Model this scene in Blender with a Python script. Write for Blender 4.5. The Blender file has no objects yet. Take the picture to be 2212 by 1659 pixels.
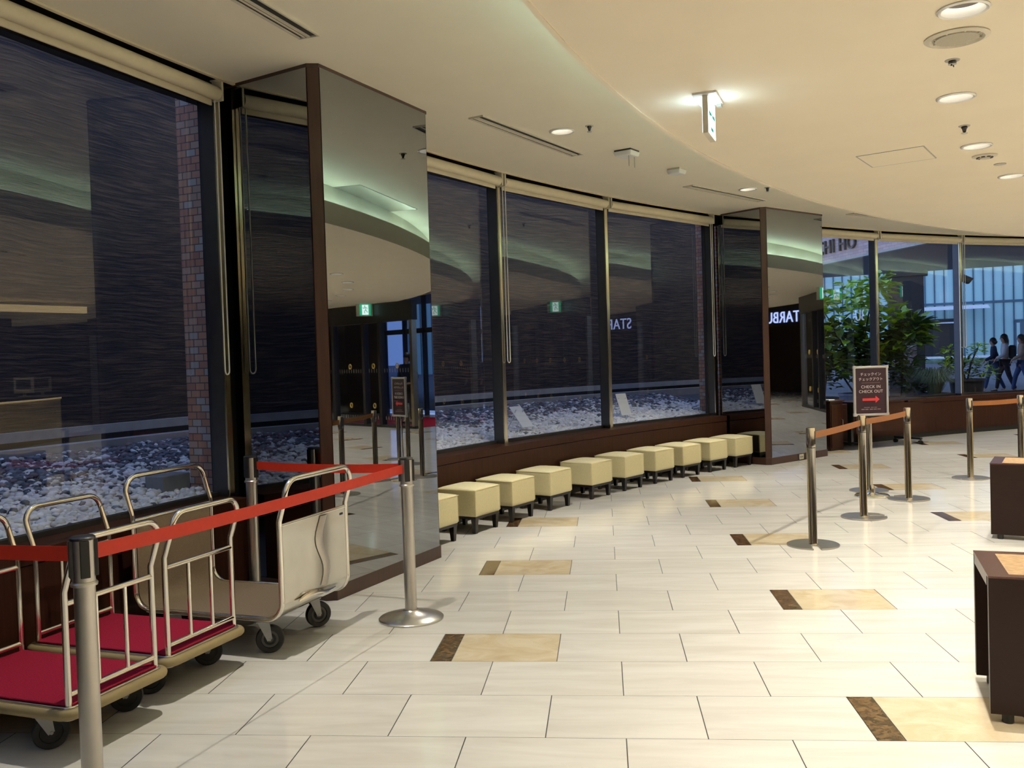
import bpy, bmesh, math, random
import numpy as np
from mathutils import Vector, Matrix

SC = bpy.context.scene
COL = SC.collection
PI = math.pi
rnd = random.Random(7)
CX, CY = 15.4, 0.1          # centre of the round lobby
ZC, ZI = 3.40, 2.93         # outer ring ceiling, lower inner ceiling


def pol(R, th, z=None):
    t = math.radians(th)
    p = (CX + R * math.cos(t), CY + R * math.sin(t))
    return Vector(p) if z is None else Vector((p[0], p[1], z))


# ------------------------------------------------------------------ materials
def newmat(name):
    m = bpy.data.materials.new(name)
    m.use_nodes = True
    nt = m.node_tree
    return m, nt, nt.nodes['Principled BSDF'], nt.nodes['Material Output']


def N(nt, kind, **kw):
    n = nt.nodes.new(kind)
    for k, v in kw.items():
        if k.startswith('_'):
            n.inputs[k[1:].replace('_', ' ')].default_value = v
        else:
            setattr(n, k, v)
    return n


def mat(name, col, rough=.5, metal=0.0, var=.08, scale=12.0, stretch=(1, 1, 1), bump=0.0, spec=None, coat=0.0, emit=None, estr=0.0):
    m, nt, b, out = newmat(name)
    tc = N(nt, 'ShaderNodeTexCoord')
    mp = N(nt, 'ShaderNodeMapping')
    mp.inputs['Scale'].default_value = stretch
    nz = N(nt, 'ShaderNodeTexNoise', _Scale=scale, _Detail=4.0)
    cr = N(nt, 'ShaderNodeValToRGB')
    lo = [max(0, c * (1 - var)) for c in col]
    hi = [min(1, c * (1 + var)) for c in col]
    cr.color_ramp.elements[0].color = (*lo, 1)
    cr.color_ramp.elements[1].color = (*hi, 1)
    cr.color_ramp.elements[0].position = .3
    cr.color_ramp.elements[1].position = .7
    nt.links.new(tc.outputs['Object'], mp.inputs['Vector'])
    nt.links.new(mp.outputs[0], nz.inputs['Vector'])
    nt.links.new(nz.outputs['Fac'], cr.inputs['Fac'])
    nt.links.new(cr.outputs['Color'], b.inputs['Base Color'])
    b.inputs['Roughness'].default_value = rough
    b.inputs['Metallic'].default_value = metal
    b.inputs['Coat Weight'].default_value = coat
    if spec is not None:
        b.inputs['Specular IOR Level'].default_value = spec
    if bump:
        bp = N(nt, 'ShaderNodeBump', _Strength=bump, _Distance=.01)
        nt.links.new(nz.outputs['Fac'], bp.inputs['Height'])
        nt.links.new(bp.outputs[0], b.inputs['Normal'])
    if emit:
        b.inputs['Emission Color'].default_value = (*emit, 1)
        b.inputs['Emission Strength'].default_value = estr
    return m


def emis(name, col, s):
    m, nt, b, out = newmat(name)
    b.inputs['Base Color'].default_value = (*[c * .5 for c in col], 1)
    b.inputs['Emission Color'].default_value = (*col, 1)
    b.inputs['Emission Strength'].default_value = s
    return m


def glassmat(name, tint, boost=1.7, ior=1.5):
    m, nt, b, out = newmat(name)
    nt.nodes.remove(b)
    tr = N(nt, 'ShaderNodeBsdfTransparent')
    tr.inputs['Color'].default_value = (*tint, 1)
    gl = N(nt, 'ShaderNodeBsdfGlossy')
    gl.inputs['Roughness'].default_value = 0.0
    gl.inputs['Color'].default_value = (.95, .97, 1, 1)
    geo = N(nt, 'ShaderNodeNewGeometry')
    dt = N(nt, 'ShaderNodeVectorMath', operation='DOT_PRODUCT')
    nt.links.new(geo.outputs['Incoming'], dt.inputs[0]); nt.links.new(geo.outputs['Normal'], dt.inputs[1])
    ab = N(nt, 'ShaderNodeMath', operation='ABSOLUTE')
    nt.links.new(dt.outputs['Value'], ab.inputs[0])
    om = N(nt, 'ShaderNodeMath', operation='SUBTRACT'); om.inputs[0].default_value = 1.0
    nt.links.new(ab.outputs[0], om.inputs[1])
    pw = N(nt, 'ShaderNodeMath', operation='POWER'); pw.inputs[1].default_value = 5.0
    nt.links.new(om.outputs[0], pw.inputs[0])
    fr = N(nt, 'ShaderNodeMath', operation='MULTIPLY_ADD')
    fr.inputs[1].default_value = .96; fr.inputs[2].default_value = .04
    nt.links.new(pw.outputs[0], fr.inputs[0])
    mu = N(nt, 'ShaderNodeMath', operation='MULTIPLY', use_clamp=True)
    mu.inputs[1].default_value = boost
    mx = N(nt, 'ShaderNodeMixShader')
    nt.links.new(fr.outputs[0], mu.inputs[0])
    nt.links.new(mu.outputs[0], mx.inputs[0])
    nt.links.new(tr.outputs[0], mx.inputs[1])
    nt.links.new(gl.outputs[0], mx.inputs[2])
    nt.links.new(mx.outputs[0], out.inputs['Surface'])
    return m


def polar_uv(nt):
    """u = arc length about the lobby centre, R, z"""
    geo = N(nt, 'ShaderNodeNewGeometry')
    sep = N(nt, 'ShaderNodeSeparateXYZ')
    nt.links.new(geo.outputs['Position'], sep.inputs[0])
    dx = N(nt, 'ShaderNodeMath', operation='SUBTRACT'); dx.inputs[1].default_value = CX
    dy = N(nt, 'ShaderNodeMath', operation='SUBTRACT'); dy.inputs[1].default_value = CY
    nt.links.new(sep.outputs['X'], dx.inputs[0]); nt.links.new(sep.outputs['Y'], dy.inputs[0])
    at = N(nt, 'ShaderNodeMath', operation='ARCTAN2')
    nt.links.new(dy.outputs[0], at.inputs[0]); nt.links.new(dx.outputs[0], at.inputs[1])
    u = N(nt, 'ShaderNodeMath', operation='MULTIPLY'); u.inputs[1].default_value = 20.0
    nt.links.new(at.outputs[0], u.inputs[0])
    cv = N(nt, 'ShaderNodeCombineXYZ')
    nt.links.new(dx.outputs[0], cv.inputs[0]); nt.links.new(dy.outputs[0], cv.inputs[1])
    ln = N(nt, 'ShaderNodeVectorMath', operation='LENGTH')
    nt.links.new(cv.outputs[0], ln.inputs[0])
    return u.outputs[0], ln.outputs['Value'], sep.outputs['Z']


def stonewall():
    m, nt, b, out = newmat('striated_stone')
    u, R, z = polar_uv(nt)
    nz0 = N(nt, 'ShaderNodeTexNoise', _Scale=.9, _Detail=2.0)
    cv = N(nt, 'ShaderNodeCombineXYZ')
    nt.links.new(u, cv.inputs[0]); nt.links.new(z, cv.inputs[2])
    nt.links.new(cv.outputs[0], nz0.inputs['Vector'])
    w = N(nt, 'ShaderNodeMath', operation='MULTIPLY_ADD'); w.inputs[1].default_value = .16
    nt.links.new(nz0.outputs['Fac'], w.inputs[0]); nt.links.new(z, w.inputs[2])
    sx = N(nt, 'ShaderNodeMath', operation='MULTIPLY'); sx.inputs[1].default_value = 2.6
    sz = N(nt, 'ShaderNodeMath', operation='MULTIPLY'); sz.inputs[1].default_value = 46.0
    nt.links.new(u, sx.inputs[0]); nt.links.new(w.outputs[0], sz.inputs[0])
    c2 = N(nt, 'ShaderNodeCombineXYZ')
    nt.links.new(sx.outputs[0], c2.inputs[0]); nt.links.new(sz.outputs[0], c2.inputs[2])
    nz = N(nt, 'ShaderNodeTexNoise', _Scale=1.0, _Detail=5.0, _Roughness=.65)
    nt.links.new(c2.outputs[0], nz.inputs['Vector'])
    cr = N(nt, 'ShaderNodeValToRGB')
    e = cr.color_ramp.elements
    e[0].position = .40; e[0].color = (.012, .008, .006, 1)
    e[1].position = .68; e[1].color = (.122, .070, .035, 1)
    k = e.new(.5); k.color = (.036, .020, .011, 1)
    nt.links.new(nz.outputs['Fac'], cr.inputs['Fac'])
    nt.links.new(cr.outputs['Color'], b.inputs['Base Color'])
    b.inputs['Roughness'].default_value = .75
    bp = N(nt, 'ShaderNodeBump', _Strength=.9, _Distance=.03)
    nt.links.new(nz.outputs['Fac'], bp.inputs['Height'])
    nt.links.new(bp.outputs[0], b.inputs['Normal'])
    return m


def mosaic(name, use_R, cols, mortar, bw, bh, off=.5, msize=.004):
    """brick texture laid out in metres on a vertical face"""
    m, nt, b, out = newmat(name)
    u, R, z = polar_uv(nt)
    cv = N(nt, 'ShaderNodeCombineXYZ')
    nt.links.new(R if use_R else u, cv.inputs[0]); nt.links.new(z, cv.inputs[1])
    bt = N(nt, 'ShaderNodeTexBrick')
    bt.offset = off
    bt.inputs['Scale'].default_value = 1.0
    bt.inputs['Brick Width'].default_value = bw
    bt.inputs['Row Height'].default_value = bh
    bt.inputs['Mortar Size'].default_value = msize
    bt.inputs['Mortar'].default_value = (0, 0, 0, 1)
    bt.inputs['Color1'].default_value = (0, 0, 0, 1)
    bt.inputs['Color2'].default_value = (1, 1, 1, 1)
    nt.links.new(cv.outputs[0], bt.inputs['Vector'])
    cr = N(nt, 'ShaderNodeValToRGB')
    cr.color_ramp.interpolation = 'CONSTANT'
    e = cr.color_ramp.elements
    n = len(cols)
    e[0].position = 0; e[0].color = (*cols[0], 1)
    e[1].position = 1.0 / n; e[1].color = (*cols[1], 1)
    for i in range(2, n):
        k = e.new(i / n); k.color = (*cols[i], 1)
    nt.links.new(bt.outputs['Color'], cr.inputs['Fac'])
    mx = N(nt, 'ShaderNodeMixRGB')
    mx.inputs['Color2'].default_value = (*mortar, 1)
    nt.links.new(bt.outputs['Fac'], mx.inputs['Fac'])
    nt.links.new(cr.outputs['Color'], mx.inputs['Color1'])
    nt.links.new(mx.outputs[0], b.inputs['Base Color'])
    b.inputs['Roughness'].default_value = .6
    return m


def attrmat(name, rough, spec=.5, veins=None, sub=0):
    """colour from the mesh attribute 'tone' with soft veining"""
    m, nt, b, out = newmat(name)
    at = N(nt, 'ShaderNodeVertexColor', layer_name='tone')
    src = at.outputs['Color']
    if veins:
        geo = N(nt, 'ShaderNodeNewGeometry')
        mp = N(nt, 'ShaderNodeMapping')
        mp.inputs['Scale'].default_value = veins[0]
        nz = N(nt, 'ShaderNodeTexNoise', _Scale=veins[1], _Detail=6.0, _Roughness=.6, _Distortion=veins[4])
        cr = N(nt, 'ShaderNodeValToRGB')
        cr.color_ramp.elements[0].position = .35; cr.color_ramp.elements[0].color = (*veins[2], 1)
        cr.color_ramp.elements[1].position = .65; cr.color_ramp.elements[1].color = (*veins[3], 1)
        # shift the pattern from tile to tile by the tone itself
        ad = N(nt, 'ShaderNodeVectorMath', operation='MULTIPLY_ADD')
        ad.inputs[1].default_value = (60, 60, 60)
        nt.links.new(src, ad.inputs[0]); nt.links.new(geo.outputs['Position'], ad.inputs[2])
        nt.links.new(ad.outputs[0], mp.inputs['Vector'])
        nt.links.new(mp.outputs[0], nz.inputs['Vector'])
        nt.links.new(nz.outputs['Fac'], cr.inputs['Fac'])
        mx = N(nt, 'ShaderNodeMixRGB', blend_type='MULTIPLY')
        mx.inputs['Fac'].default_value = 1.0
        nt.links.new(src, mx.inputs['Color1']); nt.links.new(cr.outputs['Color'], mx.inputs['Color2'])
        src = mx.outputs[0]
    nt.links.new(src, b.inputs['Base Color'])
    b.inputs['Roughness'].default_value = rough
    b.inputs['Specular IOR Level'].default_value = spec
    return m


M = {}
M['marble'] = attrmat('cream_marble', .10, .5, ((.9, 5.5, 1), 1.6, (.87, .855, .835), (1, 1, 1), .6))
M['beige'] = attrmat('beige_marble', .11, .5, ((2.2, 3.0, 1), 2.2, (.84, .78, .68), (1.0, 1, 1), 1.0))
M['emper'] = attrmat('brown_marble', .10, .5, ((6, 6, 1), 4.0, (.25, .2, .16), (1.9, 1.6, 1.25), 1.2))
M['grout'] = mat('grey_grout', (.10, .10, .10), .8)
M['ceil'] = mat('ceiling_paint', (.86, .79, .63), .7, var=.015, scale=3)
M['ceil_in'] = mat('ceiling_paint_inner', (.87, .775, .60), .7, var=.015, scale=3)
M['wood'] = mat('dark_reddish_wood', (.036, .0120, .0065), .45, var=.25, scale=6, stretch=(8, 8, .5), spec=.14)
M['wood_d'] = mat('dark_brown_wood', (.030, .013, .009), .3, var=.3, scale=6, stretch=(8, 8, .5), spec=.4)
M['trimwood'] = mat('brown_corner_wood', (.046, .018, .011), .34, var=.2, scale=6, stretch=(8, 8, .5))
M['black'] = mat('black_gap', (.006, .005, .005), .7)  # black colour also stands in for shade inside recesses, gaps and slots
M['mirror'] = mat('smoked_mirror', (.29, .30, .315), .012, 1.0, var=.01)
M['glass'] = glassmat('window_glass', (.86, .88, .90), 2.1)
M['glass_d'] = glassmat('door_glass', (.62, .72, .90), 1.4)
M['mull_lit'] = mat('lit_mullion_edge', (.80, .70, .48), .17, 1.0, var=.04)  # steel mullion front, warm lamp reflection put into its colour
M['silver'] = mat('silver_frame', (.72, .71, .72), .35, .7, var=.02)
M['mull_shade'] = mat('shaded_mullion_side', (.075, .078, .09), .3, .6, var=.05)  # side of the same mullion, dark reflection put into its colour
M['mull'] = mat('bronze_mullion', (.36, .33, .25), .3, 1.0, var=.05)
M['blind'] = mat('beige_blind_fabric', (.62, .53, .37), .7, var=.04)
M['bracket'] = mat('ivory_bracket', (.62, .56, .42), .5)
M['cord'] = mat('ivory_bead_cord', (.80, .76, .66), .5)
M['steel'] = mat('satin_steel', (.56, .53, .49), .32, 1.0, var=.04)
M['chrome'] = mat('polished_steel', (.88, .84, .76), .12, 1.0, var=.02)
M['blackp'] = mat('black_plastic', (.012, .012, .013), .35)
M['redbelt'] = mat('red_belt', (.56, .025, .006), .6, var=.05, scale=40)
M['orbelt'] = mat('orange_belt', (.23, .078, .013), .6, var=.05, scale=40)
M['carpet'] = mat('red_carpet', (.31, .014, .040), .95, var=.22, scale=180, bump=.3, spec=.1)
M['bumper'] = mat('tan_rubber_bumper', (.30, .225, .105), .55, var=.06)
M['rubber'] = mat('black_rubber', (.012, .012, .012), .6)
M['greycarpet'] = mat('tan_grey_carpet', (.21, .155, .105), .9, var=.1, scale=150, bump=.2, spec=.1)
M['zinc'] = mat('zinc_bracket', (.34, .34, .34), .45, .8)
M['scuffed'] = mat('scuffed_metal_panel', (.74, .72, .66), .16, .85, var=.10, scale=5, bump=.05)
M['leather'] = mat('cream_leatherette', (.86, .755, .44), .42, var=.04, scale=60, bump=.04)
M['blackwood'] = mat('black_wood', (.010, .008, .008), .35)
M['tablewood'] = mat('dark_walnut', (.020, .009, .007), .38, var=.06, scale=8, stretch=(1, 1, 8), spec=.22)
M['tabletop'] = mat('walnut_table_top', (.07, .026, .020), .22, var=.15, scale=8, stretch=(8, 1, 1))
M['cork'] = mat('woven_tan_insert', (.36, .225, .105), .6, var=.35, scale=34, stretch=(1, 2.5, 1), bump=.3)
M['refl_shade'] = mat('shaded_reflector', (.09, .08, .075), .35, .4, var=.02)  # dark colour paints the shade deep inside the lamp cup
M['white'] = mat('white_enamel', (.80, .79, .75), .4, var=.01)
M['refl'] = mat('lamp_reflector', (.88, .87, .84), .25, .3, var=.01)
M['hub'] = mat('dark_grey_hub', (.07, .07, .068), .5)
M['greyp'] = mat('grey_plastic', (.36, .34, .29), .5)
M['grille'] = mat('speaker_grille', (.33, .30, .23), .7, var=.2, scale=300)
M['dark_m'] = mat('dark_metal', (.030, .028, .027), .45, .3)
M['vent'] = mat('vent_frame', (.58, .53, .42), .5)
M['signred'] = mat('maroon_sign_face', (.024, .004, .014), .45, var=.05)
M['lettering'] = mat('white_lettering', (.80, .74, .72), .5)
M['arrow'] = mat('red_arrow', (.72, .045, .05), .5)
M['faint'] = mat('faint_lettering', (.30, .20, .19), .5)
M['lamp'] = emis('warm_lamp', (1.0, .90, .74), 34.0)
M['tube'] = emis('cove_tube', (.66, 1.0, .92), 25.0)
M['exitwhite'] = emis('exit_white', (.88, 1.0, .98), 2.6)
M['exitgreen'] = emis('exit_green', (.02, .62, .30), 1.5)
M['exitgreen2'] = emis('exit_green_mark', (.0, .42, .36), .45)
M['starlit'] = emis('lit_letters', (.42, .52, 1.0), 4.0)
M['strip'] = emis('light_strip', (1.0, .74, .36), 2.2)
M['counterlit'] = mat('counter_front', (.60, .47, .22), .5)
M['stone'] = stonewall()
M['kerb'] = mat('pale_stone_kerb', (.34, .33, .33), .7, var=.1, scale=9)
M['pebble'] = attrmat('pebbles', .55, .4)
M['soil'] = mat('dark_ground', (.06, .058, .056), .9, var=.3)
M['mosaic'] = mosaic('brick_mosaic', True, [(.52, .25, .16), (.50, .32, .23), (.58, .30, .18), (.48, .42, .38), (.46, .22, .15), (.55, .36, .26)], (.16, .11, .09), .085, .052)
M['facade'] = mosaic('facade_brick', False, [(.52, .36, .30), (.46, .31, .27), (.58, .41, .34), (.50, .36, .32)], (.24, .18, .17), .30, .085)
M['card'] = mat('white_card', (.72, .72, .74), .5, var=.02)
M['block'] = mat('grey_block', (.20, .21, .23), .6)
M['pave'] = mat('blue_grey_paving', (.13, .125, .135), .7, var=.15, scale=2)
M['soffit'] = mat('canopy_soffit', (.20, .19, .20), .6, var=.05)
M['curtain'] = mat('pale_blue_panels', (.42, .66, .62), .35, var=.06, scale=.6)
M['joint'] = mat('panel_joint', (.07, .13, .17), .5)
M['whitewall'] = mat('white_ledge', (.85, .88, .90), .5)
M['hedge'] = mat('low_hedge', (.12, .18, .11), .9, var=.4, scale=8)
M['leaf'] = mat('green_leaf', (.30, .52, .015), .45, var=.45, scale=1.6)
M['leaf_d'] = mat('dark_shaded_leaf', (.06, .13, .016), .45, var=.45, scale=2.0)  # dark bush leaf, also painted shade low in tree and shrub
M['grass'] = mat('pale_grass', (.17, .24, .13), .6, var=.35, scale=6)
M['bark'] = mat('bark', (.035, .028, .022), .8)
M['pot'] = mat('dark_planter', (.022, .022, .028), .6)
M['potb'] = mat('blue_grey_planter', (.10, .12, .16), .6)
M['skin'] = mat('skin', (.48, .27, .19), .55, var=.04)
M['hair'] = mat('dark_hair', (.012, .009, .008), .5)
M['navy'] = mat('navy_cloth', (.018, .028, .065), .8)
M['denim'] = mat('denim', (.035, .07, .17), .8)
M['blackcloth'] = mat('black_cloth', (.010, .010, .013), .8)
M['whitecloth'] = mat('white_cloth', (.62, .60, .62), .8)
M['tancloth'] = mat('tan_cloth', (.42, .30, .22), .8)
M['gold'] = mat('gold_sticker', (.75, .52, .12), .4, .3)
M['paper'] = mat('white_paper', (.8, .8, .78), .6)
M['dkbrown'] = mat('dark_brown_panel', (.024, .013, .010), .4)
M['totempanel'] = mat('totem_panel', (.16, .115, .10), .5)
M['screen'] = mat('pale_monitor', (.40, .36, .30), .5)
M['screen_d'] = mat('dark_screen', (.03, .03, .03), .3)
M['backwall'] = mat('cream_back_wall', (.70, .62, .48), .6, var=.1)


# ------------------------------------------------------------------ mesh builder
class MB:
    def __init__(s):
        s.v = []; s.f = []; s.m = []

    def add(s, vs, fs, mi=0):
        o = len(s.v)
        s.v += [tuple(p) for p in vs]
        s.f += [tuple(o + i for i in f) for f in fs]
        s.m += [mi] * len(fs)
        return s

    def box(s, c, d, rz=0.0, mi=0, taper=1.0, R=None):
        """centre, dims; taper scales the bottom"""
        hx, hy, hz = d[0] / 2, d[1] / 2, d[2] / 2
        ca, sa = math.cos(rz), math.sin(rz)
        vs = []
        for k, z in ((taper, -hz), (1.0, hz)):
            for x, y in ((-hx, -hy), (hx, -hy), (hx, hy), (-hx, hy)):
                x *= k; y *= k
                p = Vector((x * ca - y * sa, x * sa + y * ca, z))
                if R is not None:
                    p = R @ p
                vs.append(Vector(c) + p)
        return s.add(vs, [(3, 2, 1, 0), (4, 5, 6, 7), (0, 1, 5, 4), (1, 2, 6, 5), (2, 3, 7, 6), (3, 0, 4, 7)], mi)

    def prism(s, poly, z0, z1, mi=0):
        n = len(poly)
        vs = [(p[0], p[1], z0) for p in poly] + [(p[0], p[1], z1) for p in poly]
        fs = [tuple(range(n - 1, -1, -1)), tuple(range(n, 2 * n))]
        fs += [(i, (i + 1) % n, n + (i + 1) % n, n + i) for i in range(n)]
        return s.add(vs, fs, mi)

    def tube(s, pts, r, seg=10, mi=0, closed=False, caps=True):
        pts = [Vector(p) for p in pts]
        n = len(pts)
        rs = r if isinstance(r, (list, tuple)) else [r] * n
        prev = None
        rings = []
        for i, p in enumerate(pts):
            if closed:
                t = pts[(i + 1) % n] - pts[i - 1]
            else:
                t = pts[min(i + 1, n - 1)] - pts[max(i - 1, 0)]
            t.normalize()
            if prev is None:
                a = Vector((0, 0, 1)) if abs(t.z) < .9 else Vector((1, 0, 0))
                u = t.cross(a).normalized()
            else:
                u = (prev - t * prev.dot(t)).normalized()
            prev = u
            w = t.cross(u)
            rings.append([p + (u * math.cos(2 * PI * k / seg) + w * math.sin(2 * PI * k / seg)) * rs[i] for k in range(seg)])
        vs = [q for rg in rings for q in rg]
        fs = []
        m = n if closed else n - 1
        for i in range(m):
            j = (i + 1) % n
            for k in range(seg):
                k2 = (k + 1) % seg
                fs.append((i * seg + k, i * seg + k2, j * seg + k2, j * seg + k))
        if caps and not closed:
            fs.append(tuple(range(seg - 1, -1, -1)))
            fs.append(tuple((n - 1) * seg + k for k in range(seg)))
        return s.add(vs, fs, mi)

    def lathe(s, prof, seg=32, c=(0, 0, 0), mi=0, R=None):
        vs = []
        for r, z in prof:
            for k in range(seg):
                a = 2 * PI * k / seg
                p = Vector((r * math.cos(a), r * math.sin(a), z))
                if R is not None:
                    p = R @ p
                vs.append(Vector(c) + p)
        fs = []
        for i in range(len(prof) - 1):
            for k in range(seg):
                k2 = (k + 1) % seg
                fs.append((i * seg + k, i * seg + k2, (i + 1) * seg + k2, (i + 1) * seg + k))
        return s.add(vs, fs, mi)

    def disc(s, c, r, seg=32, mi=0, up=True):
        vs = [(c[0] + r * math.cos(2 * PI * k / seg), c[1] + r * math.sin(2 * PI * k / seg), c[2]) for k in range(seg)]
        f = tuple(range(seg)) if up else tuple(range(seg - 1, -1, -1))
        return s.add(vs, [f], mi)

    def arc(s, prof, t0, t1, n, mi=0, close=True):
        """sweep an (R, z) profile about the lobby centre"""
        m = len(prof)
        vs = []
        for i in range(n + 1):
            th = t0 + (t1 - t0) * i / n
            for R, z in prof:
                vs.append(pol(R, th, z))
        fs = []
        for i in range(n):
            for k in range(m if close else m - 1):
                k2 = (k + 1) % m
                fs.append((i * m + k, i * m + k2, (i + 1) * m + k2, (i + 1) * m + k))
        if close and abs(t1 - t0) < 359.9:
            fs.append(tuple(range(m - 1, -1, -1)))
            fs.append(tuple(n * m + k for k in range(m)))
        return s.add(vs, fs, mi)

    def build(s, name, mats, parent=None, smooth=False, bevel=0.0, loc=None, seg=2, fix=True):
        me = bpy.data.meshes.new(name)
        me.from_pydata(s.v, [], s.f)
        mats = mats if isinstance(mats, (list, tuple)) else [mats]
        for m in mats:
            me.materials.append(m)
        me.polygons.foreach_set('material_index', s.m)
        if fix:
            bm = bmesh.new(); bm.from_mesh(me)
            bmesh.ops.recalc_face_normals(bm, faces=bm.faces)
            bm.to_mesh(me); bm.free()
        if smooth:
            me.polygons.foreach_set('use_smooth', [True] * len(me.polygons))
            try:
                me.set_sharp_from_angle(angle=math.radians(38))
            except Exception:
                pass
        o = bpy.data.objects.new(name, me)
        COL.objects.link(o)
        if parent is not None:
            o.parent = parent
        if loc is not None:
            o.location = loc
        if bevel:
            b = o.modifiers.new('bevel', 'BEVEL')
            b.width = bevel; b.segments = seg; b.limit_method = 'ANGLE'; b.angle_limit = math.radians(40)
        return o


def empty(name, loc=(0, 0, 0), rz=0.0):
    o = bpy.data.objects.new(name, None)
    o.empty_display_size = .1
    COL.objects.link(o)
    o.location = loc
    o.rotation_euler = (0, 0, rz)
    return o


def tag(o, label=None, cat=None, group=None, kind=None):
    if label: o['label'] = label
    if cat: o['category'] = cat
    if group: o['group'] = group
    if kind: o['kind'] = kind
    return o


def thing(name, label, cat, loc=(0, 0, 0), rz=0.0, group=None):
    return tag(empty(name, loc, rz), label, cat, group)


def struct(o, label=None):
    return tag(o, label, None, None, 'structure')


def dup(root, loc, rz, label=None, group=None):
    r = root.copy(); COL.objects.link(r)
    r.location = loc; r.rotation_euler = (0, 0, rz)
    if label: r['label'] = label
    if group: r['group'] = group
    for ch in list(root.children):
        c = ch.copy(); COL.objects.link(c); c.parent = r
        for g in list(ch.children):
            d = g.copy(); COL.objects.link(d); d.parent = c
    return r


def text(name, s, size, material, parent, Mx, depth=.0015, align='CENTER', sx=1.0, space=1.0):
    cu = bpy.data.curves.new(name, 'FONT')
    cu.body = s; cu.size = size; cu.extrude = depth
    cu.align_x = align; cu.align_y = 'CENTER'
    cu.space_character = space
    o = bpy.data.objects.new(name + '_src', cu)
    COL.objects.link(o)
    bpy.context.view_layer.update()
    dg = bpy.context.evaluated_depsgraph_get()
    me = bpy.data.meshes.new_from_object(o.evaluated_get(dg))
    bpy.data.objects.remove(o)
    me.transform(Mx @ Matrix.Diagonal((sx, 1, 1, 1)))
    me.materials.clear(); me.materials.append(material)
    r = bpy.data.objects.new(name, me)
    COL.objects.link(r)
    if parent is not None: r.parent = parent
    return r


def frame_mx(origin, xdir, zdir=(0, 0, 1)):
    """text plane: x along xdir, y up along zdir"""
    x = Vector(xdir).normalized(); y = Vector(zdir).normalized(); n = x.cross(y)
    m = Matrix((x, y, n)).transposed().to_4x4()
    m.translation = Vector(origin)
    return m


def area_light(name, loc, power, size, col=(1, .87, .66), spread=180, rot=(0, 0, 0)):
    l = bpy.data.lights.new(name, 'AREA')
    l.shape = 'DISK'; l.size = size; l.energy = power; l.color = col
    l.spread = math.radians(spread)
    o = bpy.data.objects.new(name, l)
    COL.objects.link(o)
    o.location = loc; o.rotation_euler = rot
    return o

# ================================================================== SETTING
W, D, Y0, X0 = .63659, .45591, 6.770, -.90439


def build_floor():
    vs, fs, mi, tone = [], [], [], []
    gx, gy = .0022, .0012

    def tile(x0, x1, y0, y1, m, t):
        o = len(vs)
        vs.extend([(x0 + gx, y0 + gy, 0), (x1 - gx, y0 + gy, 0), (x1 - gx, y1 - gy, 0), (x0 + gx, y1 - gy, 0)])
        fs.append((o, o + 1, o + 2, o + 3)); mi.append(m); tone.extend([t] * 4)
    for r in range(-30, 44):
        y1 = Y0 - r * D; y0 = y1 - D
        xo = X0 + (W / 2 if r % 2 else 0)
        for c in range(-7, 60):
            x0 = xo + c * W; x1 = x0 + W
            near = min(math.hypot(x - CX, y - CY) for x in (x0, x1) for y in (y0, y1))
            if near > 18.72: continue
            g = rnd.uniform(-.03, .03)
            if r % 2 == 0 and c % 3 == 0 and (r % 4 == 0) == ((c // 3) % 2 == 0):
                xm = x0 + W / 6
                tile(x0, xm, y0, y1, 2, (.105 + g * .3, .07 + g * .3, .042))
                tile(xm, x1, y0, y1, 1, (.76 + g, .65 + g, .47 + g))
            else:
                tile(x0, x1, y0, y1, 0, (.83 + g, .80 + g, .74 + g))
    o = len(vs)
    n = 96
    vs.extend([(CX + 18.74 * math.cos(2 * PI * k / n), CY + 18.74 * math.sin(2 * PI * k / n), -.003) for k in range(n)])
    fs.append(tuple(range(o, o + n))); mi.append(3); tone.extend([(.1, .1, .1)] * n)
    me = bpy.data.meshes.new('floor')
    me.from_pydata(vs, [], fs)
    for k in ('marble', 'beige', 'emper', 'grout'): me.materials.append(M[k])
    me.polygons.foreach_set('material_index', mi)
    ca = me.color_attributes.new('tone', 'FLOAT_COLOR', 'POINT')
    ca.data.foreach_set('color', np.array([(a, b, c, 1) for a, b, c in tone], dtype=np.float32).ravel())
    ob = bpy.data.objects.new('floor', me)
    COL.objects.link(ob)
    return struct(ob)


build_floor()

# ---------------------------------------------------------------- downlight positions
IN_TH = [163.85 - 6.05 * i for i in range(16)] + [169.9, 175.95, 182.0]
OUT_TH = [166.5, 154.05, 141.55, 129.1, 116.6, 104.2]
inner_pos = [pol(14.4, t, ZI) for t in IN_TH]
fill_pos = [pol(11.2, 178 - 13 * i, ZI) for i in range(10)] + [pol(7.5, 180 - 25 * i, ZI) for i in range(7)] + [pol(3.5, 200 - 60 * i, ZI) for i in range(3)]
outer_pos = [pol(17.44, t, ZC) for t in OUT_TH]


def ceiling_with_holes(name, ob, holes, z, r):
    mb = MB()
    for p in holes:
        mb.prism([(p[0] + r * math.cos(2 * PI * k / 28), p[1] + r * math.sin(2 * PI * k / 28)) for k in range(28)], z - .2, z + .2)
    cut = mb.build('cutter', M['white'])
    b = ob.modifiers.new('holes', 'BOOLEAN')
    b.operation = 'DIFFERENCE'; b.object = cut; b.solver = 'EXACT'
    bpy.context.view_layer.update()
    me = bpy.data.meshes.new_from_object(ob.evaluated_get(bpy.context.evaluated_depsgraph_get()))
    me.name = name
    ob.modifiers.clear()
    ob.data = me
    bpy.data.objects.remove(cut)


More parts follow.
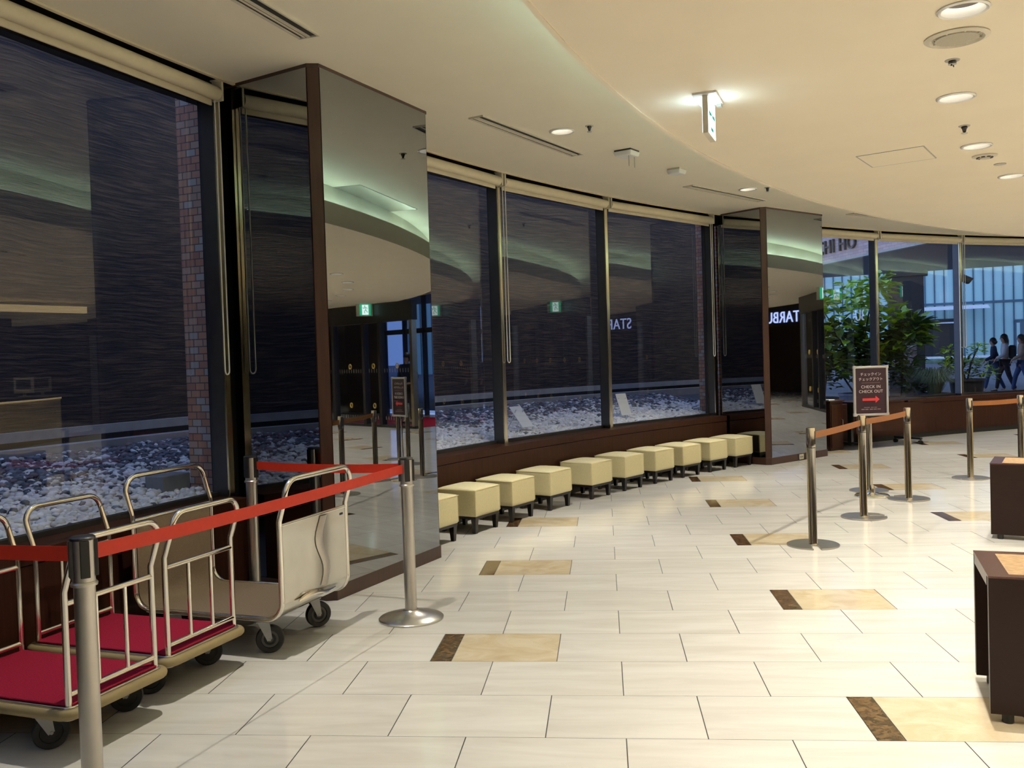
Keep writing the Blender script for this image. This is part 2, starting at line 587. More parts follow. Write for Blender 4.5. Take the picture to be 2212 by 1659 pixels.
oc = struct(MB().arc([(15.86, ZC), (18.74, ZC), (18.74, ZC + .02), (15.86, ZC + .02)], 0, 360, 240).build('ceiling', M['ceil']))
ceiling_with_holes('ceiling', oc, outer_pos, ZC, .090)
n = 240
ic = struct(MB().prism([tuple(pol(16.06, 360 * k / n)) for k in range(n)], ZI, ZI + .02).build('ceiling', M['ceil_in']))
ceiling_with_holes('ceiling', ic, inner_pos + fill_pos, ZI, .090)

cv = struct(MB().arc([(16.055, ZI - .006), (16.08, ZI - .006), (16.08, 3.15), (16.055, 3.15)], 0, 360, 240).build('trim_1', M['ceil_in']))
bw = struct(MB().arc([(15.84, ZI + .02), (15.86, ZI + .02), (15.86, ZC + .02), (15.84, ZC + .02)], 0, 360, 200).build('trim_2', M['ceil']))
tb = MB()
for a in range(92, 200, 4):
    tb.tube([pol(15.955, a + i * .6, 3.118) for i in range(7)], .016, 8)
ct = tb.build('cove_light', M['tube'], smooth=True)
tag(ct, 'run of fluorescent cove tubes hidden behind the curved lip of the lower ceiling', 'cove light')

# blind recess above the windows, with its small ceiling trim
struct(MB().arc([(18.72, ZC - .012), (18.745, ZC - .012), (18.745, ZC + .02), (18.72, ZC + .02)], 100, 190, 120).build('trim_3', M['blind']))
struct(MB().arc([(18.745, 3.56), (19.05, 3.56), (19.05, 3.62), (18.745, 3.62)], 0, 360, 160).build('trim_4', M['black']))
struct(MB().arc([(18.985, 3.30), (19.06, 3.30), (19.06, 3.62), (18.985, 3.62)], 100, 190, 120).build('trim_5', M['black']))
struct(MB().arc([(18.745, ZC + .02), (18.75, ZC + .02), (18.75, 3.57), (18.745, 3.57)], 0, 360, 160).build('trim_9', M['black']))  # unseen ring added with the disc below to shut sky light out
struct(MB().prism([tuple(pol(19.3, 3 * k)) for k in range(120)], 3.72, 3.80).build('roof_sky_block', M['black']))  # unseen black disc added to keep sky light out of the ceiling void
jb = MB()
for a, b in ((161.15, 162.0), (157.2, 158.5), (136.75, 137.45), (131.75, 133.3)):
    jb.arc([(18.94, .60), (18.99, .60), (18.99, 3.56), (18.94, 3.56)], a, b, 4)
struct(jb.build('trim_10', M['dark_m']), 'dark jamb strips between the end mullions and the mirror columns')

# low wood-panelled wall under the windows
for nm, a, b, nn in (('wall_left', 162.0, 182, 48), ('wall_center', 137.3, 157.9, 60), ('wall_right', 98, 133.0, 60)):
    w = MB()
    w.arc([(18.68, .08), (18.68, .565), (18.99, .565), (18.99, .08)], a, b, nn)
    w.arc([(18.69, 0), (18.69, .08), (18.99, .08), (18.99, 0)], a, b, nn, 2)
    w.arc([(18.70, .563), (18.70, .572), (18.98, .572), (18.98, .563)], a, b, nn, 2)
    w.arc([(18.675, .571), (18.675, .64), (19.0, .64), (19.0, .571)], a, b, nn, 1)
    struct(w.build(nm, [M['wood'], M['wood'], M['black']]))

# closed back of the lobby
wb = MB()
wb.arc([(18.75, 0), (18.95, 0), (18.95, 3.6), (18.75, 3.6)], 182, 360 + 57, 120)
struct(wb.build('wall_back', M['backwall']))
wb = MB()
wb.arc([(18.75, 0), (18.95, 0), (18.95, 3.6), (18.75, 3.6)], 57, 80, 30)
wb.arc([(18.70, .64), (18.9, .64), (18.9, 3.6), (18.70, 3.6)], 98, 108, 12)
struct(wb.build('wall_far', M['dkbrown']))

# windows: one straight pane per bay, a steel mullion at each side with its reflections coloured in
win_no = 0
NODES = [[181.0, 174.7, 168.4, 161.97], [157.2, 150.6, 144.4, 137.33], [131.75, 125.45, 119.3, 113.0]]
for grp in NODES:
    for i in range(3):
        win_no += 1
        a, b = grp[i], grp[i + 1]
        p0, p1 = pol(18.95, a), pol(18.95, b)
        mid = (p0 + p1) / 2
        root = struct(empty('window_%d' % win_no, (mid.x, mid.y, 0)))
        q0, q1 = p0 - mid, p1 - mid
        g = MB().add([(q0.x, q0.y, .64), (q1.x, q1.y, .64), (q1.x, q1.y, 3.5), (q0.x, q0.y, 3.5)], [(0, 1, 2, 3)])
        g.build('glass', M['glass'], root, fix=False)
        rail = MB()
        dr = (q1 - q0)
        ang = math.atan2(dr.y, dr.x)
        rail.box((0, 0, .655), (dr.length, .05, .03), ang)
        rail.build('bottom_rail', M['dark_m'], root)
        ends = [(b, 1)] if i else [(a, 0), (b, 1)]
        for th, k in ends:
            c = pol(18.905, th) - mid
            f = MB().box((c.x, c.y, 2.07), (.125, .05, 2.86), math.radians(th))
            fo = f.build('mullion', M['mull_shade'], root, bevel=.003)
            e = pol(18.836, th) - mid
            MB().box((e.x, e.y, 2.06), (.014, .053, 2.88), math.radians(th)).build('metal_edge', M['mull_lit'], fo, bevel=.002)


# mirror-clad columns
def column(name, A, B, Cc, Dd, label, outlet=False):
    A, B, Cc, Dd = [Vector(p) for p in (A, B, Cc, Dd)]
    back = A - B
    E = Dd + back * 1.02
    base = (A + B + Cc + Dd + E) / 5
    root = struct(empty(name, (base.x, base.y, 0)), label)
    L = lambda p: Vector(p) - base
    poly = [L(A), L(B), L(Cc), L(Dd), L(E)]
    ctr = sum(poly, Vector((0, 0))) / 5
    inset = [ctr + (p - ctr) * .995 for p in poly]
    MB().prism([tuple(p) for p in inset], 0, ZC + .01).build('core', M['trimwood'], root)

    def grow(p, k): return tuple(ctr + (p - ctr) * (1 + k / (p - ctr).length))
    MB().prism([grow(p, .008) for p in poly], 0, .095).build('baseboard', M['trimwood'], root, bevel=.002)
    MB().prism([grow(p, .006) for p in poly], ZC - .022, ZC).build('top_trim', M['trimwood'], root)
    for P, Q, i0, i1 in ((A, B, .012, .005), (Cc, Dd, .004, .018), (Dd, E, .018, .01)):
        P, Q = L(P), L(Q)
        t = (Q - P).normalized()
        nrm = Vector((t.y, -t.x)) if (Vector((t.y, -t.x)).dot((P + Q) / 2 - ctr) > 0) else Vector((-t.y, t.x))
        a, b = P + t * i0 + nrm * .004, Q - t * i1 + nrm * .004
        MB().add([(a.x, a.y, .095), (b.x, b.y, .095), (b.x, b.y, ZC - .022), (a.x, a.y, ZC - .022)], [(0, 1, 2, 3)]).build('mirror_panel', M['mirror'], root, fix=False)
    if outlet:
        P, Q = L(Cc), L(Dd)
        t = (Q - P).normalized(); nrm = Vector((t.y, -t.x))
        c = P + t * .66 + nrm * .012
        ang = math.atan2(t.y, t.x)
        o = MB().box((c.x, c.y, .05), (.10, .012, .07), ang)
        ou = o.build('outlet_plate', M['vent'], root, bevel=.003)
        ho = MB()
        for s in (-.018, .018):
            q = c + t * s + nrm * .006
            ho.box((q.x, q.y, .05), (.012, .004, .02), ang)
        ho.build('socket', M['black'], ou)
    return root


column('column', (-2.48, 6.005), (-1.797, 5.655), (-1.725, 5.669), (-1.278, 6.895), 'nearer mirror-clad column with brown corner trim beside the luggage trolleys')
column('column', (1.619, 12.871), (2.118, 12.363), (2.190, 12.358), (3.122, 13.280), 'farther mirror-clad column with brown corner trim past the row of stools', True)

# outer brick-mosaic piers on the garden side of each column
for t0, t1, lab in ((161.25, 158.4, 'brick mosaic pier outside the glass behind the nearer column'), (136.15, 133.2, 'brick mosaic pier outside the glass behind the farther column')):
    p = MB().arc([(19.06, 0), (19.42, 0), (19.42, 4.6), (19.06, 4.6)], t1, t0, 6)
    struct(p.build('wall_outside', M['mosaic']), lab)

# ------------------------------------------------------------------ stone garden
sw = MB().arc([(21.0, 1.06), (21.3, 1.06), (21.3, 4.7), (21.0, 4.7)], 130.4, 188, 80)
struct(sw.build('wall_outside', M['stone']), 'dark striated stone garden wall outside the windows')
struct(MB().arc([(20.93, .985), (21.3, .985), (21.3, 1.06), (20.93, 1.06)], 130.4, 188, 80).build('trim_6', M['kerb']), 'pale stone course at the foot of the garden wall')
struct(MB().arc([(21.05, .80), (21.3, .80), (21.3, .985), (21.05, .985)], 130.4, 188, 80).build('trim_7', M['black']))
struct(MB().arc([(20.80, .5), (20.95, .5), (20.95, .935), (20.80, .935)], 130.4, 188, 80).build('trim_8', M['kerb']), 'pale stone kerb along the far edge of the pebble bed')
struct(MB().arc([(19.0, .3), (19.0, .585), (20.82, .83), (20.82, .3)], 130.4, 188, 80).build('ground', M['soil']), 'dark bed under the pebbles')


def pebbles():
    bm = bmesh.new(); bmesh.ops.create_icosphere(bm, subdivisions=1, radius=1.0)
    bv = np.array([v.co[:] for v in bm.verts]); bf = np.array([[v.index for v in f.verts] for f in bm.faces]); bm.free()
    rs = np.random.RandomState(3)
    V, F, T = [], [], []
    cnt = 0
    for k in range(30000):
        th = 134.2 + 38.2 * (rs.rand() ** .9)
        R = 19.03 + 1.76 * rs.rand()
        if 157.9 < th < 161.7 and R < 19.50: continue
        if th < 136.7 and R < 19.5: continue
        f = (R - 19.0) / 1.8
        sz = .018 + .016 * rs.rand() ** 1.5
        if th < 150: sz *= 1.15
        s = np.array([sz * (1 + .5 * rs.rand()), sz * (.8 + .4 * rs.rand()), sz * (.62 + .25 * rs.rand())])
        a, e = rs.rand() * 2 * PI, (rs.rand() - .5) * .9
        ca, sa, ce, se = math.cos(a), math.sin(a), math.cos(e), math.sin(e)
        Rm = np.array([[ca, -sa, 0], [sa, ca, 0], [0, 0, 1]]) @ np.array([[1, 0, 0], [0, ce, -se], [0, se, ce]])
        p = pol(R, th)
        z = .592 + .245 * f + .018 + .03 * rs.rand()
        v = (bv * s * (1 + .10 * (rs.rand(len(bv), 1) - .5))) @ Rm.T + np.array([p.x, p.y, z])
        V.append(v); F.append(bf + cnt * len(bv)); cnt += 1
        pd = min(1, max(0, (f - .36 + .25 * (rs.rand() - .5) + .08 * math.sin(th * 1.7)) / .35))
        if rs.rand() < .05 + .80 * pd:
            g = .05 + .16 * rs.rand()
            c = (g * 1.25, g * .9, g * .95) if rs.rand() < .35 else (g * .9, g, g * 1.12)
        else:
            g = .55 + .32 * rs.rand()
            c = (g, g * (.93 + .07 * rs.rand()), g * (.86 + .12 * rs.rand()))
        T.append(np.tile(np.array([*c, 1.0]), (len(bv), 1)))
    V = np.concatenate(V); F = np.concatenate(F); T = np.concatenate(T)
    me = bpy.data.meshes.new('pebble_bed')
    me.vertices.add(len(V)); me.vertices.foreach_set('co', V.astype(np.float32).ravel())
    me.loops.add(F.size); me.loops.foreach_set('vertex_index', F.astype(np.int32).ravel())
    me.polygons.add(len(F)); me.polygons.foreach_set('loop_start', np.arange(0, F.size, 3, dtype=np.int32))
    me.update(calc_edges=True)
    me.polygons.foreach_set('use_smooth', np.ones(len(F), dtype=bool))
    ca = me.color_attributes.new('tone', 'FLOAT_COLOR', 'POINT')
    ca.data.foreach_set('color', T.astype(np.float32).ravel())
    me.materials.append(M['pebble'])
    o = bpy.data.objects.new('pebble_bed', me); COL.objects.link(o)
    tag(o, 'bed of white and grey pebbles outside the windows below the stone wall', 'pebbles', kind='stuff')


pebbles()


def notice(th, R, z, head, label, lean, crest):
    p = pol(R, th)
    t = thing('notice_card', label, 'sign', (p.x, p.y, z), math.radians(head))
    # face looks along local -y, leaning back
    Rm = Matrix.Rotation(-lean, 3, 'X')
    MB().box((0, 0, .165), (.21, .006, .30), R=Rm).build('board', M['card'], t, bevel=.001)
    st = MB()
    for s in (-1, 1):
        st.tube([(s * .07, .02, .25), (s * .085, .17, -.03)], .006, 6)
        st.tube([(s * .07, .004, .05), (s * .075, -.02, -.04)], .006, 6)
    st.build('easel_leg', M['card'], t)
    yy = -.0042
    for k, (zz, w) in enumerate(((.19, .10), (.165, .13), (.15, .12), (.125, .11), (.11, .12), (.055, .07))):
        c = Rm @ Vector((0, yy, zz)) + Vector((0, 0, 0))
        MB().box(c, (w, .001, .005), R=Rm).build('printed_line', M['greyp'], t)
    if crest:
        cr = MB()
        cr.tube([Rm @ Vector((.014 * math.cos(a * PI / 6), yy, .262 + .016 * math.sin(a * PI / 6))) for a in range(12)], .003, 5, closed=True)
        cr.build('red_emblem', M['arrow'], t)
    return t


notice(147.75, 19.32, .68, 57.5, 'white notice card on a small easel on the pebbles in the middle window bay', .68, True)
notice(141.45, 19.36, .70, 50, 'white notice card on a small easel on the pebbles beside the second mullion', .34, False)
gb = MB().box((0, 0, .05), (.16, .26, .12))
gb.tube([(.0, -.16, -.0), (-.02, -.75, -.02)], .02, 8)
p = pol(19.35, 162.1)
go = gb.build('garden_box', M['block'], bevel=.008, loc=(p.x, p.y, .675))
tag(go, 'small grey box with a pipe lying on the pebbles by the brick pier', 'box')
go.rotation_euler = (0, 0, math.radians(-18))
# ================================================================== BLINDS
def blind(a, b, label, cord_at=None, loopz=1.46):
    p0, p1 = pol(18.80, a), pol(18.80, b)
    mid = (p0 + p1) / 2
    v = p1 - p0
    ang = math.atan2(v.y, v.x)
    L = v.length
    t = thing('roller_blind', label, 'blind', (mid.x, mid.y, 3.318), ang, 'roller blinds along the window tops')
    # local +y points outward (right-handed from a to b going clockwise) -> inward is -y or +y, so keep symmetric
    MB().tube([(-L / 2 + .045, 0, 0), (L / 2 - .045, 0, 0)], .046, 20).build('roller', M['blind'], t, smooth=True)
    MB().box((0, .036, -.052), (L - .11, .014, .05)).build('hem_bar', M['blind'], t, bevel=.003)
    for s in (-1, 1):
        br = MB().box((s * (L / 2 - .03), 0, .02), (.018, .085, .14))
        br.box((s * (L / 2 - .03), 0, .086), (.05, .09, .012))
        br.build('bracket', M['bracket'], t, bevel=.006)
    if cord_at:
        x = cord_at * (L / 2 - .045)
        y = .0
        zt, zb = -.05, loopz - 3.318
        pts = [(x - .022, y, zt)]
        for k in range(9): pts.append((x - .022, y, zt + (zb + .03 - zt) * (k + 1) / 9))
        for k in range(1, 6):
            q = PI + PI * k / 6
            pts.append((x + .022 * math.cos(q), y, zb + .03 + .03 * math.sin(q)))
        for k in range(10): pts.append((x + .022, y, zb + .03 + (zt - zb - .03) * k / 9))
        MB().tube(pts, .0052, 6).build('bead_cord', M['cord'], t, smooth=True)
    return t


blind(168.4, 161.95, 'long rolled-up beige blind over the big window behind the luggage trolleys', 1)
blind(157.2, 150.6, 'rolled-up beige blind touching the right side of the nearer mirror column')
blind(150.6, 144.4, 'rolled-up beige blind in the middle bay, its cord at the left end', -1, 1.47)
blind(144.4, 137.4, 'rolled-up beige blind ending at the farther mirror column', 1, 1.46)
blind(131.7, 125.45, 'rolled-up beige blind over the leafy tree just right of the farther column')
blind(125.45, 119.3, 'rolled-up beige blind between the two right-hand mullions')
blind(119.3, 113.0, 'rolled-up beige blind at the far right of the windows', -1, 1.46)


# ================================================================== CEILING FITTINGS
def make_downlight():
    t = thing('downlight', '', 'ceiling light')
    prof = [(.104, .0), (.106, -.006), (.098, -.012), (.088, -.008), (.084, .004), (.078, .03), (.066, .065), (.052, .085)]
    MB().lathe(prof[:6], 36).build('reflector_ring', M['refl'], t, smooth=True)
    MB().lathe(prof[5:], 36).build('upper_cone', M['refl_shade'], t, smooth=True)
    MB().disc((0, 0, .084), .053, 24).build('backing', M['greyp'], t)
    MB().lathe([(.0, .047), (.014, .049), (.021, .058), (.020, .074), (.013, .083)], 16).build('bulb', M['lamp'], t, smooth=True)
    return t


dl0 = make_downlight()
first = [True]


def put_downlight(p, label, group, power, dsize=.04):
    if first[0]:
        o = dl0; o.location = p; o['label'] = label; o['group'] = group; first[0] = False
    else:
        o = dup(dl0, p, rnd.uniform(0, 6), label, group)
    area_light('downlight_lamp', (p[0], p[1], p[2] + .045), power, dsize, (1, .95, .835), 104)
    return o


PW_IN, PW_OUT = 22.3, 31
lab_in = ['round downlight nearest the camera, cut by the top edge of the photo', 'round downlight in the lower ceiling between the two small sprinklers',
          'round downlight in the lower ceiling right of the access panel', 'farthest round downlight, at the right edge of the photo']
for i, p in enumerate(inner_pos):
    if i < 4:
        put_downlight(p, lab_in[i], 'downlights in the lower ceiling', PW_IN)
    else:
        put_downlight(p, 'round downlight of the lower ceiling ring seen only as a mirrored reflection', 'downlights of the ring seen in reflection', PW_IN if i < 16 else 19)
for p in fill_pos:  # added lamps, unseen, to raise the bounce on floor and ceiling
    put_downlight(p, 'round downlight added over the middle of the lobby as unseen fill light', 'added fill downlights over the lobby middle', PW_IN * 2.9)
lab_out = ['round downlight of the outer ceiling over the luggage trolleys', 'round downlight of the outer ceiling between the first slot vent and the exit sign',
           'small round downlight of the outer ceiling above the farther column'] + ['round downlight of the outer ceiling beyond the farther column'] * 3
for k, (p, l) in enumerate(zip(outer_pos, lab_out)):
    put_downlight(p, l, 'downlights in the outer ceiling', PW_OUT if k else 19)


def sprinkler(p, label, drop=.05, flat=False):
    t = thing('sprinkler', label, 'sprinkler', p, rnd.uniform(0, 3), 'ceiling sprinklers')
    MB().lathe([(.0, -.004), (.034, -.004), (.036, 0)], 20).build('escutcheon', M['greyp'], t, smooth=True)
    b = MB().lathe([(.017, 0), (.02, -.012), (.014, -.02), (.01, -drop + .012), (.004, -drop + .008)], 14)
    b.tube([(.012, 0, -.016), (.014, 0, -.03), (.003, 0, -drop)], .003, 6)
    b.tube([(-.012, 0, -.016), (-.014, 0, -.03), (-.003, 0, -drop)], .003, 6)
    b.build('body', M['dark_m'], t, smooth=True)
    MB().lathe([(.0, -drop - .002), (.020, -drop), (.0205, -drop + .003), (.0, -drop + .004)], 14).build('deflector', M['greyp'], t)


sprinkler((-.052, 7.611, ZC), 'small sprinkler beside the left outer-ceiling downlight')
sprinkler((1.96, 10.909, ZC), 'small sprinkler beside the farther outer-ceiling downlight')
sprinkler((1.787, 4.828, ZI), 'flat grey sprinkler just below the round speaker', .022)
sprinkler((2.391, 6.278, ZI), 'dark sprinkler between the second and third downlights')
# round speaker
t = thing('ceiling_speaker', 'large round beige ceiling speaker below the topmost downlight', 'speaker', (1.678, 4.474, ZI))
MB().lathe([(.138, 0), (.140, -.006), (.118, -.014), (.108, -.006), (.106, .0)], 40).build('rim', M['vent'], t, smooth=True)
MB().lathe([(.106, -.001), (.098, -.001), (.094, -.012), (.0, -.014)], 40).build('grille', M['grille'], t, smooth=True)
cl = MB()
for k in range(8):
    a = k * PI / 4
    cl.box((.101 * math.cos(a), .101 * math.sin(a), -.006), (.016, .006, .008), a)
cl.build('clip', M['vent'], t)
# smoke detector, flush disc
t = thing('smoke_detector', 'slotted smoke detector just beyond the third downlight', 'smoke detector', (2.92, 7.29, ZI))
MB().lathe([(.088, 0), (.088, -.008), (.06, -.014), (.0, -.014)], 28).build('base', M['vent'], t, smooth=True)
sl = MB()
for k in range(8):
    a = k * PI / 4 + .2
    sl.box((.052 * math.cos(a), .052 * math.sin(a), -.016), (.012, .024, .008), a)
sl.build('slot', M['dark_m'], t)
MB().lathe([(.036, -.014), (.034, -.026), (.0, -.028)], 20).build('cap', M['vent'], t, smooth=True)
t = thing('alarm_disc', 'small flat disc on the ceiling beyond the smoke detector', 'detector', (3.181, 7.656, ZI))
MB().lathe([(.045, 0), (.045, -.006), (.0, -.008)], 24).build('disc', M['greyp'], t, smooth=True)
# surface boxes
for (x, y), th, lab, pins in (((.278, 8.60), 150.4, 'white ceiling sensor box with two thin rods hanging from it', True), ((.813, 9.56), 146.9, 'smaller plain white ceiling sensor box without rods', False)):
    k = 1 if pins else .82
    t = thing('sensor_box', lab, 'sensor', (x, y, ZC), math.radians(th))
    MB().box((0, 0, -.008), (.17 * k, .17 * k, .016)).build('mounting_plate', M['dark_m'] if pins else M['vent'], t)
    MB().box((0, 0, -.036), (.19 * k, .19 * k, .045), taper=.86).build('housing', M['white'], t, bevel=.012)
    if pins:
        for s in (-1, 1):
            MB().tube([(-.05, s * .055, -.05), (-.05, s * .055, -.155)], .0042, 8).build('rod', M['greyp'], t)
# slot air vents
VENT = ['ceiling slot air vent at the top left, running out of the photo', 'ceiling slot air vent left of the first outer downlight', 'ceiling slot air vent before the farther column', 'ceiling slot air vent beyond the farther column']
for (a, b), lab in zip(((168.7, 163.35), (156.75, 151.25), (144.05, 138.7), (132.0, 127.5)), VENT):
    p0, p1 = pol(17.77, a), pol(17.77, b)
    m_ = (p0 + p1) / 2; v = p1 - p0; L = v.length
    t = thing('slot_vent', lab, 'air vent', (m_.x, m_.y, ZC), math.atan2(v.y, v.x), 'slot air vents in the outer ceiling')
    f = MB()
    for y in (-.062, 0, .062):
        f.box((0, y, -.006), (L, .012 if y else .016, .012))
    for s in (-1, 1): f.box((s * (L / 2 - .005), 0, -.006), (.01, .13, .012))
    f.build('frame', M['vent'], t)
    MB().box((0, 0, -.002), (L - .01, .12, .003)).build('slot_shade', M['black'], t)  # flat black sheet painting the shade of an open slot
    MB().tube([(-L / 2 + .01, .03, -.005), (L / 2 - .01, .03, -.005)], .006, 6).build('air_blade', M['vent'], t)
# access panels
def access(pts, z, label, m, rim):
    c = sum((Vector(p) for p in pts), Vector((0, 0))) / 4
    t = thing('access_panel', label, 'access panel', (c.x, c.y, z))
    q = [Vector(p) - c for p in pts]
    MB().prism([tuple(p * .985) for p in q], -.003, -.0005).build('door', m, t)
    g = MB()
    for i in range(4):
        a, b = q[i], q[(i + 1) % 4]
        d = b - a
        g.box(((a.x + b.x) / 2, (a.y + b.y) / 2, -.001), (d.length, .010, .004), math.atan2(d.y, d.x))
    g.build('edge_gap', rim, t)


access([(1.923, 7.078), (2.319, 6.827), (2.564, 7.284), (2.166, 7.524)], ZI, 'flush square access panel in the lower ceiling left of the third downlight', M['ceil_in'], M['greyp'])
access([(1.36, 8.13), (1.72, 7.93), (2.60, 9.40), (2.25, 9.60)], ZC, 'shiny rectangular ceiling hatch seen reflected in the nearer mirror column', M['scuffed'], M['greyp'])

# hanging exit sign
ang = math.atan2(.305, .086)
t = thing('exit_sign', 'lit white hanging exit sign with green arrows under the lower ceiling', 'exit sign', (.634, 5.27, ZI), ang)
MB().box((0, 0, -.006), (.30, .13, .012)).build('ceiling_plate', M['white'], t, bevel=.002)
MB().box((0, 0, -.115), (.25, .030, .205)).build('housing', M['vent'], t, bevel=.002)
for s in (-1, 1):
    MB().box((0, s * .0158, -.115), (.238, .003, .195)).build('lit_face', M['exitwhite'], t)
    ar = MB()
    y = s * .0176
    for sx in (-1, 1):
        # bent arrow: shaft and head
        ar.add([(sx * .012, y, -.090), (sx * .072, y, -.090), (sx * .072, y, -.110), (sx * .012, y, -.110)], [(0, 1, 2, 3)])
        ar.add([(sx * .105, y, -.10), (sx * .066, y, -.066), (sx * .072, y, -.10), (sx * .066, y, -.134)], [(0, 1, 2, 3)])
    ar.box((0, s * .0174, -.178), (.085, .001, .020))
    ar.build('green_arrow', M['exitgreen2'], t, fix=False)
MB().box((.105, -.045, -.02), (.04, .025, .016)).build('test_switch', M['greyp'], t)
for s in (-1, 1):
    l = area_light('exit_glow', Vector((.634, 5.27, ZI - .08)) + Vector((-math.sin(ang), math.cos(ang), 0)) * s * .03, .5, .12, (.45, .75, 1.0))
    l.rotation_euler = (math.radians(112 * s), 0, ang)
# ================================================================== STOOLS
def make_stool():
    t = thing('cube_stool', '', 'stool')
    bm = bmesh.new()
    bmesh.ops.create_cube(bm, size=1.0)
    bmesh.ops.subdivide_edges(bm, edges=bm.edges, cuts=5, use_grid_fill=True)
    for v in bm.verts:
        x, y, z = v.co
        bulge = (1 - (2 * x) ** 4) * (1 - (2 * y) ** 4)
        zz = .148 + (z + .5) * .240
        if z > .49: zz += .020 * bulge
        v.co = (x * .405, y * .405, zz)
    me = bpy.data.meshes.new('cushion'); bm.to_mesh(me); bm.free()
    me.materials.append(M['leather'])
    me.polygons.foreach_set('use_smooth', [True] * len(me.polygons))
    o = bpy.data.objects.new('cushion', me); COL.objects.link(o); o.parent = t
    b = o.modifiers.new('bevel', 'BEVEL'); b.width = .017; b.segments = 3; b.limit_method = 'ANGLE'; b.angle_limit = math.radians(35)
    sm = MB()
    r = .2035
    sm.tube([(-r, -r, .381), (r, -r, .381), (r, r, .381), (-r, r, .381)], .0025, 6, closed=True)
    for sx in (-1, 1):
        for sy in (-1, 1):
            sm.tube([(sx * (r - .0035), sy * (r - .0035), .16), (sx * (r - .0035), sy * (r - .0035), .375)], .0022, 6)
    sm.build('seam', M['leather'], o, smooth=True)
    MB().box((0, 0, .138), (.385, .385, .024)).build('base_frame', M['blackwood'], t)
    for sx in (-1, 1):
        for sy in (-1, 1):
            MB().box((sx * .165, sy * .165, .065), (.048, .048, .13), taper=.66).build('leg', M['blackwood'], t)
    return t


ST = [156.5, 154.40, 152.5, 150.37, 147.87, 145.80, 143.75, 141.87, 139.98, 138.15]
LB = ['cream cube stool half hidden behind the nearer mirror column', 'cream cube stool, second from the nearer mirror column', 'cream cube stool, third from the nearer mirror column, leg on a dark tile',
      'cream cube stool, fourth from the nearer mirror column, before the wider gap', 'cream cube stool, fifth from the nearer mirror column, after the wider gap', 'cream cube stool, fifth from the farther mirror column',
      'cream cube stool, fourth from the farther mirror column', 'cream cube stool, third from the farther mirror column', 'cream cube stool, second from the farther mirror column', 'cream cube stool at the far end of the row by the farther mirror column']
s0 = make_stool()
for i, (th, lb) in enumerate(zip(ST, LB)):
    p = pol(18.43, th)
    rz = math.radians(th) + rnd.uniform(-.012, .012)
    if i == 0:
        s0.location = (p.x, p.y, 0); s0.rotation_euler.z = rz; s0['label'] = lb; s0['group'] = 'cream cube stools in a row under the windows'
    else:
        dup(s0, (p.x, p.y, 0), rz, lb, 'cream cube stools in a row under the windows')


# ================================================================== BARRIER POSTS
def belt_mesh(a, b, z, h, sag, parent, material):
    a, b = Vector(a), Vector(b)
    d = (b - a); n = 14
    t = d.normalized(); nn = Vector((-t.y, t.x)) * .0012
    a2, b2 = t * .045, d - t * .043
    mb = MB()
    vs = []
    for i in range(n + 1):
        f = i / n
        p = a2 + (b2 - a2) * f
        zz = z - sag * 4 * f * (1 - f)
        for s in (-1, 1):
            q = p + nn * s
            vs += [(q.x, q.y, zz - h / 2), (q.x, q.y, zz + h / 2)]
    fs = []
    for i in range(n):
        o = i * 4
        fs += [(o, o + 4, o + 5, o + 1), (o + 2, o + 3, o + 7, o + 6), (o + 1, o + 5, o + 7, o + 3), (o, o + 2, o + 6, o + 4)]
    fs += [(0, 1, 3, 2), (n * 4, n * 4 + 2, n * 4 + 3, n * 4 + 1)]
    mb.add(vs, fs)
    o = mb.build('belt', material, parent)
    return o


